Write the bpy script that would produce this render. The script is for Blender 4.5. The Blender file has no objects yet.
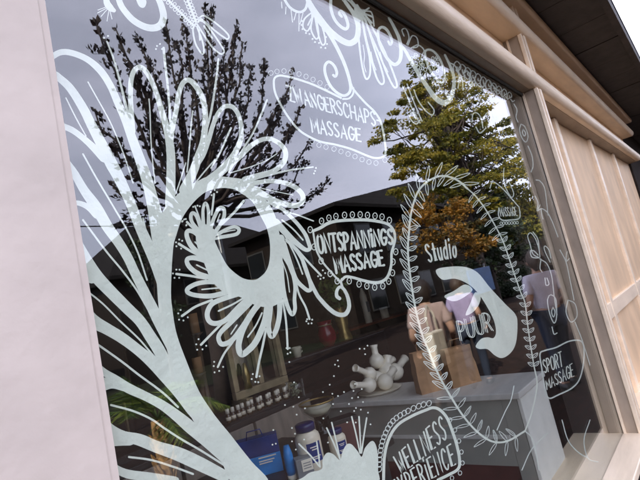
import bpy, bmesh, math, random
from mathutils import Vector, Matrix

# ------------------------------------------------------------------ camera, sky, sun, exposure
S = bpy.context.scene
COL = S.collection
F = 478.75                      # focal length in pixels of a 640-pixel-wide frame
ROT = Matrix(((0.6407673, 0.0352422, -0.7669258),
              (-0.7357080, -0.2573308, -0.6265098),
              (-0.2194333, 0.9656805, -0.1389612)))
CAM = Vector((0.0, -0.8, 1.62))
cd = bpy.data.cameras.new('camera'); cam = bpy.data.objects.new('camera', cd); COL.objects.link(cam)
cd.sensor_width = 36; cd.lens = F / 640 * 36; cd.clip_start = 0.02; cd.clip_end = 2000
cam.matrix_world = Matrix.Translation(CAM) @ ROT.to_4x4()
S.camera = cam

SUN_DIR = Vector((-0.76, 0.25, 0.60)).normalized()
W = bpy.data.worlds.new('World'); S.world = W; W.use_nodes = True
nt = W.node_tree; nt.nodes.clear()
o_ = nt.nodes.new('ShaderNodeOutputWorld'); bg = nt.nodes.new('ShaderNodeBackground')
sky = nt.nodes.new('ShaderNodeTexSky'); sky.sky_type = 'NISHITA'; sky.sun_disc = False
sky.sun_elevation = math.asin(SUN_DIR.z); sky.sun_rotation = math.atan2(SUN_DIR.x, SUN_DIR.y)
sky.air_density = 1.0; sky.dust_density = 2.0; sky.ozone_density = 2.0
tc = nt.nodes.new('ShaderNodeTexCoord'); mp = nt.nodes.new('ShaderNodeMapping'); mp.inputs['Scale'].default_value = (1, 1, 3)
nz = nt.nodes.new('ShaderNodeTexNoise'); nz.inputs['Scale'].default_value = 2.2; nz.inputs['Detail'].default_value = 6
rp = nt.nodes.new('ShaderNodeMapRange'); rp.inputs['From Min'].default_value = .42; rp.inputs['From Max'].default_value = .68
rp.inputs['To Min'].default_value = .62; rp.inputs['To Max'].default_value = .92
mx = nt.nodes.new('ShaderNodeMix'); mx.data_type = 'RGBA'
mx.inputs['B'].default_value = (11.6, 11.7, 14.6, 1)          # thin high cloud
nt.links.new(tc.outputs['Generated'], mp.inputs['Vector']); nt.links.new(mp.outputs[0], nz.inputs['Vector'])
nt.links.new(nz.outputs['Fac'], rp.inputs['Value']); nt.links.new(rp.outputs[0], mx.inputs['Factor'])
nt.links.new(sky.outputs[0], mx.inputs['A']); nt.links.new(mx.outputs['Result'], bg.inputs['Color'])
bg.inputs['Strength'].default_value = 0.1
nt.links.new(bg.outputs[0], o_.inputs['Surface'])
sl = bpy.data.lights.new('sun', 'SUN'); sun = bpy.data.objects.new('sun', sl); COL.objects.link(sun)
sl.energy = 4.2; sl.angle = math.radians(0.5); sl.color = (1, .93, .82)
sun.rotation_euler = SUN_DIR.to_track_quat('Z', 'Y').to_euler()
S.view_settings.view_transform = 'Standard'; S.view_settings.look = 'None'
S.view_settings.exposure = 1.55; S.view_settings.gamma = 1; S.view_settings.use_curve_mapping = False
S.render.engine = 'CYCLES'
S.cycles.max_bounces = 10; S.cycles.transparent_max_bounces = 24; S.cycles.glossy_bounces = 5
S.cycles.transmission_bounces = 6; S.cycles.caustics_reflective = False; S.cycles.caustics_refractive = False

random.seed(7)

# ------------------------------------------------------------------ helpers
def ray(px, py): return ROT @ Vector((px - 320, 240 - py, -F))
def G(px, py, y=0.0):
    """point at depth y behind the glass plane seen at photo position px, py"""
    d = ray(px, py); return CAM + d * ((y - CAM.y) / d.y)
def GZ(px, py, z):
    d = ray(px, py); return CAM + d * ((z - CAM.z) / d.z)
def M(px, py, y):
    """the real place of what the glass mirrors at px, py, y metres out in the street"""
    p = G(px, py, y); return Vector((p.x, -p.y, p.z))
def pxm(px, py, y, r):
    p = G(px, py, y); return (p - CAM).length / Vector((px - 320, 240 - py, F)).length * r

def link(name, me, mat=None, parent=None, label=None, cat=None, group=None, kind=None):
    o = bpy.data.objects.new(name, me); COL.objects.link(o)
    if mat and me is not None and not me.materials: me.materials.append(mat)
    if parent: o.parent = parent
    tag(o, label, cat, group, kind)
    return o
def tag(o, label=None, cat=None, group=None, kind=None):
    if label: o['label'] = label
    if cat: o['category'] = cat
    if group: o['group'] = group
    if kind: o['kind'] = kind
    return o
def thing(name, loc, label, cat, group=None, rz=0):
    o = bpy.data.objects.new(name, None); COL.objects.link(o); o.empty_display_size = .1
    o.location = loc; o.rotation_euler.z = rz
    return tag(o, label, cat, group)
def bm2me(bm, name, smooth=False):
    me = bpy.data.meshes.new(name); bm.normal_update(); bm.to_mesh(me); bm.free()
    if smooth:
        for p in me.polygons: p.use_smooth = True
    return me
def B(bm, x0, x1, y0, y1, z0, z1, bev=0.0):
    vs = [bm.verts.new((x, y, z)) for x in (x0, x1) for y in (y0, y1) for z in (z0, z1)]
    fs = [(0,1,3,2),(4,6,7,5),(0,4,5,1),(2,3,7,6),(0,2,6,4),(1,5,7,3)]
    ff = [bm.faces.new([vs[i] for i in f]) for f in fs]
    if bev:
        es = list({e for f in ff for e in f.edges})
        bmesh.ops.bevel(bm, geom=es, offset=bev, segments=2, affect='EDGES', profile=.5)
def box(name, x0, x1, y0, y1, z0, z1, mat, parent=None, bev=0.0, **k):
    bm = bmesh.new(); B(bm, x0, x1, y0, y1, z0, z1, bev)
    return link(name, bm2me(bm, name), mat, parent, **k)
def lathe_bm(bm, prof, n=20, origin=(0,0,0), axis=None):
    o = Vector(origin); q = Matrix.Identity(3)
    if axis is not None: q = Vector((0,0,1)).rotation_difference(Vector(axis)).to_matrix()
    rings = []
    for r, z in prof:
        if r < 1e-6: rings.append([bm.verts.new(o + q @ Vector((0,0,z)))])
        else: rings.append([bm.verts.new(o + q @ Vector((r*math.cos(2*math.pi*i/n), r*math.sin(2*math.pi*i/n), z))) for i in range(n)])
    for a, b in zip(rings, rings[1:]):
        for i in range(n):
            j = (i+1) % n
            if len(a) == 1 and len(b) == 1: continue
            if len(a) == 1: bm.faces.new((a[0], b[j], b[i]))
            elif len(b) == 1: bm.faces.new((a[i], a[j], b[0]))
            else: bm.faces.new((a[i], a[j], b[j], b[i]))
def lathe(name, prof, mat, parent=None, n=20, origin=(0,0,0), axis=None, **k):
    bm = bmesh.new(); lathe_bm(bm, prof, n, origin, axis)
    return link(name, bm2me(bm, name, True), mat, parent, **k)
def tube_bm(bm, pts, radii, n=7):
    pts = [Vector(p) for p in pts]; rings = []; up = Vector((0.13, .21, .97))
    for i, p in enumerate(pts):
        t = (pts[min(i+1, len(pts)-1)] - pts[max(i-1, 0)]).normalized()
        a = t.cross(up)
        if a.length < .05: a = t.cross(Vector((1,0,0)))
        a.normalize(); b = t.cross(a)
        rings.append([bm.verts.new(p + (a*math.cos(2*math.pi*k/n) + b*math.sin(2*math.pi*k/n))*radii[i]) for k in range(n)])
    for r, s in zip(rings, rings[1:]):
        for k in range(n): bm.faces.new((r[k], r[(k+1)%n], s[(k+1)%n], s[k]))
    bm.faces.new(rings[0][::-1]); bm.faces.new(rings[-1])
def tube(name, pts, radii, mat, parent=None, n=7, **k):
    bm = bmesh.new()
    if not hasattr(radii, '__len__'): radii = [radii]*len(pts)
    tube_bm(bm, pts, radii, n); bmesh.ops.recalc_face_normals(bm, faces=bm.faces)
    return link(name, bm2me(bm, name, True), mat, parent, **k)
def copy_tree(o, parent=None):
    c = o.copy(); COL.objects.link(c)
    if parent: c.parent = parent
    for ch in list(o.children): copy_tree(ch, c)
    return c

def mat(name, col, rough=.6, var=.12, scale=6., bump=0., metal=0., spec=.5, trans=0., coat=0., bscale=None, col2=None, stretch=None, detail=5):
    m = bpy.data.materials.new(name); m.use_nodes = True; t = m.node_tree
    p = t.nodes['Principled BSDF']
    p.inputs['Roughness'].default_value = rough; p.inputs['Metallic'].default_value = metal
    p.inputs['Specular IOR Level'].default_value = spec; p.inputs['Transmission Weight'].default_value = trans
    p.inputs['Coat Weight'].default_value = coat
    n = t.nodes.new('ShaderNodeTexNoise'); n.inputs['Scale'].default_value = scale; n.inputs['Detail'].default_value = detail
    c = t.nodes.new('ShaderNodeTexCoord'); g = t.nodes.new('ShaderNodeMapping')
    if stretch: g.inputs['Scale'].default_value = stretch
    t.links.new(c.outputs['Object'], g.inputs[0]); t.links.new(g.outputs[0], n.inputs['Vector'])
    r = t.nodes.new('ShaderNodeValToRGB')
    a = tuple(max(0, x*(1-var)) for x in col); b = tuple(min(1, x*(1+var)) for x in (col2 or col))
    r.color_ramp.elements[0].position = .3; r.color_ramp.elements[1].position = .7
    r.color_ramp.elements[0].color = (*a, 1); r.color_ramp.elements[1].color = (*b, 1)
    t.links.new(n.outputs['Fac'], r.inputs['Fac']); t.links.new(r.outputs[0], p.inputs['Base Color'])
    if bump:
        nb = t.nodes.new('ShaderNodeTexNoise'); nb.inputs['Scale'].default_value = bscale or scale*6; nb.inputs['Detail'].default_value = 4
        t.links.new(g.outputs[0], nb.inputs['Vector'])
        bp = t.nodes.new('ShaderNodeBump'); bp.inputs['Strength'].default_value = bump; bp.inputs['Distance'].default_value = .01
        t.links.new(nb.outputs['Fac'], bp.inputs['Height']); t.links.new(bp.outputs[0], p.inputs['Normal'])
    return m

def leaf_mat(name, c1, c2, c3, trans=.35):
    m = bpy.data.materials.new(name); m.use_nodes = True; t = m.node_tree; t.nodes.clear()
    o = t.nodes.new('ShaderNodeOutputMaterial'); d = t.nodes.new('ShaderNodeBsdfPrincipled'); tr = t.nodes.new('ShaderNodeBsdfTranslucent')
    d.inputs['Roughness'].default_value = .55
    mixs = t.nodes.new('ShaderNodeMixShader'); mixs.inputs[0].default_value = trans
    c = t.nodes.new('ShaderNodeTexCoord'); n = t.nodes.new('ShaderNodeTexNoise'); n.inputs['Scale'].default_value = .9; n.inputs['Detail'].default_value = 3
    wn = t.nodes.new('ShaderNodeNewGeometry'); ad = t.nodes.new('ShaderNodeMath'); ad.operation = 'MULTIPLY_ADD'
    ad.inputs[1].default_value = .35; t.links.new(wn.outputs['Random Per Island'], ad.inputs[0]); 
    sb = t.nodes.new('ShaderNodeMath'); sb.operation = 'SUBTRACT'; sb.inputs[1].default_value = .175
    t.links.new(n.outputs['Fac'], sb.inputs[0]); t.links.new(sb.outputs[0], ad.inputs[2])
    r = t.nodes.new('ShaderNodeValToRGB'); e = r.color_ramp.elements
    e[0].position = .3; e[0].color = (*c1, 1); e[1].position = .72; e[1].color = (*c3, 1)
    x = e.new(.5); x.color = (*c2, 1)
    t.links.new(c.outputs['Object'], n.inputs['Vector']); t.links.new(ad.outputs[0], r.inputs[0])
    t.links.new(r.outputs[0], d.inputs['Base Color']); t.links.new(r.outputs[0], tr.inputs['Color'])
    t.links.new(d.outputs[0], mixs.inputs[1]); t.links.new(tr.outputs[0], mixs.inputs[2]); t.links.new(mixs.outputs[0], o.inputs[0])
    return m

def glass_mat(name, f0, wave=0.0, tint=(.97, .985, .975), rough=0.0):
    m = bpy.data.materials.new(name); m.use_nodes = True; t = m.node_tree; t.nodes.clear()
    o = t.nodes.new('ShaderNodeOutputMaterial'); g = t.nodes.new('ShaderNodeBsdfGlossy'); g.inputs['Roughness'].default_value = rough
    tr = t.nodes.new('ShaderNodeBsdfTransparent'); tr.inputs['Color'].default_value = (*tint, 1)
    lw = t.nodes.new('ShaderNodeLayerWeight'); lw.inputs['Blend'].default_value = .5
    pw = t.nodes.new('ShaderNodeMath'); pw.operation = 'POWER'; pw.inputs[1].default_value = 5
    ma = t.nodes.new('ShaderNodeMath'); ma.operation = 'MULTIPLY_ADD'; ma.inputs[1].default_value = 1 - f0; ma.inputs[2].default_value = f0
    mi = t.nodes.new('ShaderNodeMixShader')
    t.links.new(lw.outputs['Facing'], pw.inputs[0]); t.links.new(pw.outputs[0], ma.inputs[0]); t.links.new(ma.outputs[0], mi.inputs[0])
    t.links.new(tr.outputs[0], mi.inputs[1]); t.links.new(g.outputs[0], mi.inputs[2]); t.links.new(mi.outputs[0], o.inputs[0])
    if wave:
        c = t.nodes.new('ShaderNodeTexCoord'); n = t.nodes.new('ShaderNodeTexNoise'); n.inputs['Scale'].default_value = 5; n.inputs['Detail'].default_value = 2
        b = t.nodes.new('ShaderNodeBump'); b.inputs['Strength'].default_value = 1; b.inputs['Distance'].default_value = wave
        t.links.new(c.outputs['Object'], n.inputs['Vector']); t.links.new(n.outputs['Fac'], b.inputs['Height']); t.links.new(b.outputs[0], g.inputs['Normal'])
    return m

K = {}
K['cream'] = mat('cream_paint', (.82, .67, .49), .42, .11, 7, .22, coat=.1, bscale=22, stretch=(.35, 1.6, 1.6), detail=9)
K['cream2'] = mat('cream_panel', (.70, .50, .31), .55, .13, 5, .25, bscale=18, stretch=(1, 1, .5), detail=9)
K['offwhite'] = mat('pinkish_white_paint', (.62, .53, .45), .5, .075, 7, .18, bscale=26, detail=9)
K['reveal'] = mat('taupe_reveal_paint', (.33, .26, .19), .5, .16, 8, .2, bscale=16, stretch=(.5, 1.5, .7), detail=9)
K['gasket'] = mat('dark_gasket', (.05, .055, .05), .6)
K['paint'] = mat('white_window_paint', (.85, .89, .76), .75, .075, 9, .25, bscale=60)
K['thin'] = mat('thin_white_paint', (.78, .83, .74), .8, .08, 30)
K['pane'] = glass_mat('shop_glass', .10, .0001)
K['clear'] = glass_mat('clear_glass', .05)
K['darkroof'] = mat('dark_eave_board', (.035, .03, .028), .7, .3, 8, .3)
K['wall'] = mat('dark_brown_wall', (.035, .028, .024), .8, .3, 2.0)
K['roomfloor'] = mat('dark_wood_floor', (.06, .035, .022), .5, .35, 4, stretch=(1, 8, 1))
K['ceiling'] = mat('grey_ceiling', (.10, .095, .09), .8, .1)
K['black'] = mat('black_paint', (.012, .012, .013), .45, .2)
K['counter_top'] = mat('pale_grey_top', (.62, .61, .58), .35, .1, 3, stretch=(1, 6, 1))
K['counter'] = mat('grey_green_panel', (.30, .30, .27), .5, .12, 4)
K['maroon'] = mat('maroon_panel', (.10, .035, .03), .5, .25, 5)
K['white'] = mat('white_ceramic', (.90, .84, .70), .3, .05, 8, coat=.3)
K['whitepanel'] = mat('white_panel', (.72, .72, .68), .45, .08, 7)
K['kraft'] = mat('kraft_paper', (.34, .19, .09), .8, .2, 9, .5, bscale=20)
K['blue'] = mat('deep_blue_card', (.01, .035, .20), .35, .3, 9)
K['cyan'] = mat('bright_blue_card', (.02, .26, .70), .35, .3, 10)
K['navy'] = mat('navy_plastic', (.008, .012, .10), .3, .1)
K['cream_lotion'] = mat('ivory_plastic', (.80, .72, .56), .35, .06, 10)
K['grey'] = mat('grey_plastic', (.22, .23, .24), .4, .1)
K['gold'] = mat('aged_gold_frame', (.50, .40, .24), .35, .2, 14, metal=.4)
K['wood'] = mat('brown_wood', (.12, .075, .045), .5, .3, 5, stretch=(6, 1, 1))
K['drawer'] = mat('grey_brown_wood', (.26, .22, .18), .5, .2, 5, stretch=(6, 1, 1))
K['redwood'] = mat('red_brown_shelf', (.26, .07, .035), .45, .2, 6)
K['red'] = mat('dark_red_glass', (.25, .015, .03), .2, .2)
K['amber'] = mat('amber_glass', (.09, .05, .02), .15, .2, coat=.4)
K['brass'] = mat('ribbed_brass', (.45, .32, .12), .3, .3, 20, metal=.7)
K['mirror'] = mat('dull_mirror', (.35, .36, .36), .12, .1, metal=1.)
K['sign'] = mat('blue_board', (.03, .08, .22), .4, .15)
K['steel'] = mat('grey_steel', (.20, .21, .22), .4, .15, 20, metal=.7)
K['bark'] = mat('dark_bark', (.045, .032, .028), .9, .35, 12, .6)
K['palmbark'] = mat('shaggy_palm_bark', (.40, .23, .09), .9, .5, 22, .9, bscale=40)
K['slate'] = mat('dark_slate_roof', (.018, .016, .016), 1.0, .3, 9, .3, spec=.1)
K['brick'] = mat('dark_brown_brick', (.022, .016, .013), .95, .35, 11, .4, spec=.15)
K['windowframe'] = mat('painted_window_frame', (.05, .048, .045), .5)
K['windowglass'] = mat('dark_window_glass', (.012, .014, .016), .08, .1)
K['pave'] = None

def brick_floor():
    m = bpy.data.materials.new('red_brown_pavers'); m.use_nodes = True; t = m.node_tree; p = t.nodes['Principled BSDF']
    c = t.nodes.new('ShaderNodeTexCoord'); b = t.nodes.new('ShaderNodeTexBrick')
    b.inputs['Scale'].default_value = 1; b.inputs['Brick Width'].default_value = .21; b.inputs['Row Height'].default_value = .105
    b.inputs['Mortar Size'].default_value = .006
    b.inputs['Color1'].default_value = (.034, .019, .015, 1); b.inputs['Color2'].default_value = (.022, .014, .011, 1); b.inputs['Mortar'].default_value = (.018, .016, .014, 1)
    t.links.new(c.outputs['Object'], b.inputs['Vector']); t.links.new(b.outputs[0], p.inputs['Base Color']); p.inputs['Roughness'].default_value = 1; p.inputs['Specular IOR Level'].default_value = .1
    return m
K['pave'] = brick_floor()

# ------------------------------------------------------------------ the setting outside
XL, XR, ZT = 0.347, 3.505, 2.761
def sheet(name, x0, x1, y0, y1, z, m, **k):
    bm = bmesh.new(); bm.faces.new([bm.verts.new(v) for v in ((x0,y0,z),(x1,y0,z),(x1,y1,z),(x0,y1,z))])
    return link(name, bm2me(bm, name), m, **k)
K['earth'] = mat('grassy_earth', (.022, .024, .014), 1, .3, .6, spec=.1)
sheet('ground', -500, 500, -500, 500, -.02, K['earth'], kind='structure')
sheet('street_pavement', -60, 90, -13, 0, 0, K['pave'], kind='structure')

# houses across the street: hipped dark roofs, rows of windows
def hip_house(name, label, x0, x1, y0, y1, ze, zr, over, wins, chimneys=(), hip=None):
    t = thing(name, ((x0+x1)/2, (y0+y1)/2, 0), label, 'house', 'houses across the street')
    inv = t.location
    def loc(o): o.location = -Vector(inv); return o
    loc(box('wall', x0, x1, y0, y1, -.1, ze, K['brick'], t))
    bm = bmesh.new(); a = over
    h = (y1 - y0)/2
    e = [(x0-a, y0-a, ze), (x1+a, y0-a, ze), (x1+a, y1+a, ze), (x0-a, y1+a, ze)]
    e2 = [(x, y, z+.18) for x, y, z in e]
    r = [(hip or x0+h*.8, (y0+y1)/2, zr), (x1-h*.8, (y0+y1)/2, zr)]
    v = [bm.verts.new(p) for p in e + e2 + r]
    for f in ((3,2,1,0),(0,1,5,4),(1,2,6,5),(2,3,7,6),(3,0,4,7),(4,5,9,8),(5,6,9),(6,7,8,9),(7,4,8)): bm.faces.new([v[i] for i in f])
    roof = loc(link('roof', bm2me(bm, 'roof'), K['slate'], t))
    for cx in chimneys:
        box('chimney', cx-.35, cx+.35, (y0+y1)/2-.3, (y0+y1)/2+.3, zr-.8, zr+.9, K['brick'], roof)
    for (wx, wz, ww, wh, side) in wins:
        if side == 'f':
            f = loc(box('window', wx, wx+ww, y1-.05, y1+.05, wz, wz+wh, K['windowframe'], t))
            box('pane', wx+.09, wx+ww-.09, y1+.0, y1+.06, wz+.09, wz+wh-.09, K['windowglass'], f)
        else:
            f = loc(box('window', x0-.05, x0+.05, wx, wx+ww, wz, wz+wh, K['windowframe'], t))
            box('pane', x0-.06, x0, wx+.09, wx+ww-.09, wz+.09, wz+wh-.09, K['windowglass'], f)
    return t
hip_house('terraced_house', 'long dark hip-roofed house mirrored behind the dark-leaved tree', 11.6, 27.6, -31, -22, 5.2, 9.2, .5,
          [(12.8+i*2.6, z, 1.5, 1.5, 'f') for i in range(6) for z in (.9, 3.4)], chimneys=(18,))
hip_house('terraced_house', 'dark brick house with wide overhanging eaves mirrored above the oval lettering', 18.6, 52, -20, -13.2, 6.2, 9.9, .7,
          [(20+i*2.7, z, 1.5, 1.6, 'f') for i in range(6) for z in (.9, 3.9)] + [(-20, 3.9, 1.4, 1.6, 's'), (-16.5, 3.9, 1.4, 1.6, 's'), (-18.5, .9, 1.4, 1.6, 's')], hip=34.5)
hip_house('terraced_house', 'low dark house mirrored at the far left edge of the glass', -8, 8.6, -30, -22, 2.8, 4.6, .4,
          [(-6+i*3, .9, 1.4, 1.4, 'f') for i in range(5)])
hip_house('terraced_house', 'distant dark house closing the end of the street', 60, 74, -26, -6, 6, 9.5, .5,
          [(-24+i*3, z, 1.4, 1.5, 's') for i in range(6) for z in (.9, 3.6)])

# ------------------------------------------------------------------ trees
def cr(p0, p1, p2, p3, t):
    return 0.5*((2*p1) + (p2-p0)*t + (2*p0-5*p1+4*p2-p3)*t*t + (-p0+3*p1-3*p2+p3)*t*t*t)
def rv(s): return Vector((random.uniform(-s, s), random.uniform(-s, s), random.uniform(-s, s)))
def leaf(bm, p, size, d=None):
    a = (d or rv(1)); a = (a + rv(.6)).normalized(); b = a.cross(rv(1)).normalized()*size*.32
    a = a*size
    n = a.cross(b).normalized()*size*.1
    v = [bm.verts.new(q) for q in (p, p+a*.45+b+n, p+a, p+a*.45-b+n)]
    bm.faces.new(v)

def branch_pts(a, b, bow, n=7, wob=.1):
    out = []
    for i in range(n):
        t = i/(n-1); p = a.lerp(b, t) + bow*math.sin(math.pi*t) 
        if 0 < i < n-1: p = p + rv(wob)
        out.append(p)
    return out

LM_PURPLE = leaf_mat('dark_purple_leaves', (.010, .009, .012), (.020, .015, .020), (.045, .026, .022), .12)
LM_GREEN = leaf_mat('yellow_green_leaves', (.06, .075, .010), (.22, .20, .022), (.44, .34, .05), .45)
LM_ORANGE = leaf_mat('amber_leaves', (.05, .045, .010), (.20, .11, .015), (.42, .19, .02), .35)
LM_DARK = leaf_mat('dark_green_leaves', (.008, .016, .006), (.018, .035, .012), (.05, .07, .02), .2)
LM_PALM = leaf_mat('palm_leaves', (.04, .08, .012), (.10, .17, .025), (.26, .32, .05), .3)

def vase_tree():
    """upswept tree with sparse dark leaves along long rods"""
    base = M(205, 300, 8.2); base.z = -.02
    t = thing('plum_tree', base, 'dark upswept tree with sparse purplish leaves mirrored in the left half of the glass', 'tree')
    fork = Vector((base.x+.1, base.y, 3.9))
    bt = bmesh.new()
    tube_bm(bt, [base, base+Vector((.05,.03,1.2)), base+Vector((.02,0,2.6)), fork], [.2, .16, .14, .11], 10)
    trunk = link('trunk', bm2me(bt, 'trunk', True), K['bark'], t); trunk.location = -base
    tips = [(97,25,8),(117,31,7.5),(137,36,8.6),(166,23,8),(186,27,7.4),(205,6,8.8),(211,9,8),(237,28,7.6),(243,42,9),(265,62,8),
            (293,70,8.4),(300,108,7.8),(310,140,9),(95,112,8.8),(115,148,8),(113,185,9),(132,193,7.6),(327,182,8),(252,66,9.3),(284,96,7.2),
            (226,44,9),(150,62,9.4),(176,44,9.2),(272,118,7),(305,163,8.6),(130,66,7.4),(160,88,8.8),(205,60,8.4),(222,70,7.3),(190,80,9),
            (240,100,8.3),(256,120,9.4),(290,132,8),(145,120,7.5),(268,150,8.9),(278,170,7.7),(215,110,9.5),(180,110,7.8),(296,188,9),(120,225,9),
            (148,212,8.6),(232,140,8),(200,140,9.2),(250,168,8),(285,195,7.6),(170,150,8.6)]
    bl = bmesh.new(); lf = bmesh.new()
    for px, py, y in tips:
        tip = M(px, py, y); L = (tip - fork).length
        st = fork + Vector((random.uniform(-.1,.1), random.uniform(-.1,.1), random.uniform(0,.9)))
        out = Vector((tip.x-st.x, tip.y-st.y, 0))*.10 - Vector((0,0,.04*L))
        pts = branch_pts(st, tip, out, 9, .10)
        tube_bm(bl, pts, [.05*(1-i/9.5)+.009 for i in range(9)], 5)
        nt_ = int(L*6.5)
        for k in range(nt_):
            s = random.uniform(.34, 1.0)**.9; i = min(int(s*8), 7); p = pts[i].lerp(pts[i+1], s*8-i)
            ax = (pts[i+1]-pts[i]).normalized()
            tw = (ax*.8 + rv(.75)).normalized()*random.uniform(.10, .42)*(1.25-s*.7)
            if random.random() < .30: tube_bm(bl, [p, p+tw*.5+rv(.02), p+tw], [.009, .007, .005], 3)
            for q in range(random.randint(3, 7)): leaf(lf, p + tw*random.uniform(.4, 1.05)+rv(.05), random.uniform(.08, .17), ax)
        for q in range(9): leaf(lf, pts[-1]-ax*random.uniform(-.05, .35)+rv(.05), random.uniform(.09, .18), ax)
    l = link('limbs', bm2me(bl, 'limbs', True), K['bark'], t); l.location = -base
    c = link('crown', bm2me(lf, 'crown'), LM_PURPLE, t); c.location = -base
vase_tree()

def leafy_tree(name, label, base, blobs, nclump, nleaf, size, lm, group=None, trunk_r=.2, seed=1, drop=.2, flat=.5, cat='tree'):
    random.seed(seed); base = Vector(base)
    t = thing(name, base, label, cat, group)
    bt = bmesh.new(); lf = bmesh.new()
    top = max(b[0].z for b in blobs); fork = Vector((base.x, base.y, base.z + max(.3, (min(b[0].z - b[1].z for b in blobs) - base.z))))
    cen = Vector((base.x, base.y, top)); 
    tr = bmesh.new(); tube_bm(tr, [base, base.lerp(fork, .5)+rv(.05), fork, fork.lerp(cen, .6)], [trunk_r, trunk_r*.85, trunk_r*.7, trunk_r*.3], 9)
    link('trunk', bm2me(tr, 'trunk', True), K['bark'], t).location = -base
    tot = sum(b[1].x*b[1].y*b[1].z for b in blobs)
    for c, r in blobs:
        n = max(4, int(nclump*(r.x*r.y*r.z)/tot))
        for k in range(n):
            d = rv(1).normalized()*random.uniform(.25, 1)**.45
            p = c + Vector((d.x*r.x, d.y*r.y, d.z*r.z))
            if random.random() < drop: continue
            if k % 2 == 0:
                s = fork.lerp(cen, random.uniform(0, .8))
                tube_bm(bt, branch_pts(s, p, Vector((0,0,-.2)), 5, .08), [trunk_r*.28, trunk_r*.2, trunk_r*.14, trunk_r*.09, .01], 4)
            cs = random.uniform(.45, 1.0)*min(r.x, r.z)*.42
            o = Vector((p.x-c.x, p.y-c.y, 0)); o = o.normalized() if o.length > .01 else Vector((1,0,0))
            for q in range(int(nleaf*random.uniform(.6, 1.2))):
                e = rv(1)
                while e.length > 1: e = rv(1)
                leaf(lf, p + Vector((e.x*cs*1.25, e.y*cs*1.25, e.z*cs*flat)), size*random.uniform(.6, 1.2), o*.6 + Vector((0,0,-.25)))
    if len(bt.verts): link('limbs', bm2me(bt, 'limbs', True), K['bark'], t).location = -base
    link('crown', bm2me(lf, 'crown'), lm, t).location = -base
    return t
V = Vector
c0 = M(455, 150, 6.5)
leafy_tree('maple_tree', 'tall sunlit yellow-green tree mirrored in the upper right of the glass', (c0.x-.5, c0.y, -.02),
           [(M(452,105,6.5), V((2.4,2.0,1.2))), (M(425,140,6.3), V((2.2,1.6,1.2))), (M(475,160,6.6), V((3.4,2.0,1.2))), (M(438,82,6.6), V((1.9,1.6,.9))), (M(428,178,6.2), V((1.6,1.3,1.0))),
            (M(492,140,6.7), V((2.6,1.5,.8))), (M(468,195,6.4), V((2.8,1.5,.9))), (M(402,108,6.2), V((1.3,.9,.5))), (M(398,136,6.2), V((1.2,.8,.45))), (M(398,158,6.2), V((.9,.8,.45))), (M(505,170,6.8), V((2.8,1.4,.8))), (M(410,90,6.3), V((.8,.7,.35)))],
           430, 125, .125, LM_GREEN, seed=3, trunk_r=.22, flat=.22, drop=.12)
c1 = M(440, 220, 5.2)
leafy_tree('shrub', 'amber and orange autumn shrub mirrored above the shop name', (c1.x, c1.y, -.02),
           [(M(440,222,5.2), V((1.3,1.0,.9))), (M(425,232,5.0), V((.9,.8,.7))), (M(458,240,5.3), V((1.2,.9,.8)))], 60, 110, .11, LM_ORANGE, seed=5, trunk_r=.07, flat=.6, cat='shrub')
c2 = M(522, 190, 6.8)
leafy_tree('garden_tree', 'rounded olive tree mirrored beside the right window post', (c2.x, c2.y, -.02),
           [(M(524,200,6.8), V((2.4,1.6,1.6))), (M(516,222,6.8), V((2.4,1.6,1.4)))], 70, 130, .2, LM_GREEN, seed=8, trunk_r=.16, flat=.5)
c3 = M(480, 228, 7.2)
leafy_tree('garden_tree', 'dark green bushy tree mirrored below the yellow-green crown', (c3.x, c3.y, -.02),
           [(M(482,218,7.2), V((2.8,1.4,1.5))), (M(470,245,7.2), V((2.6,1.4,1.3))), (M(500,245,7.2), V((3.0,1.4,1.3)))], 110, 120, .17, LM_DARK, seed=9, trunk_r=.14, flat=.6)
c4 = M(147, 230, 12)
leafy_tree('small_tree', 'slim pointed dark tree mirrored in front of the far house', (c4.x, c4.y, -.02),
           [(V((c4.x, c4.y, 3.2)), V((.7,.7,2.2))), (V((c4.x, c4.y, 5.1)), V((.35,.35,1.1)))], 60, 50, .14, LM_DARK, seed=10, trunk_r=.1, flat=1.2)
for i, (x, y, lab) in enumerate(((26.5, -8.8, 'clipped dark hedge beyond the olive tree'),)):
    leafy_tree('hedge', lab, (x, y, -.02), [(V((x-2.5+j*1.7, y, .75)), V((1.3,.6,.75))) for j in range(4)], 80, 110, .13, LM_DARK, seed=20+i, trunk_r=.05, flat=.9, drop=0, cat='hedge')

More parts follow.
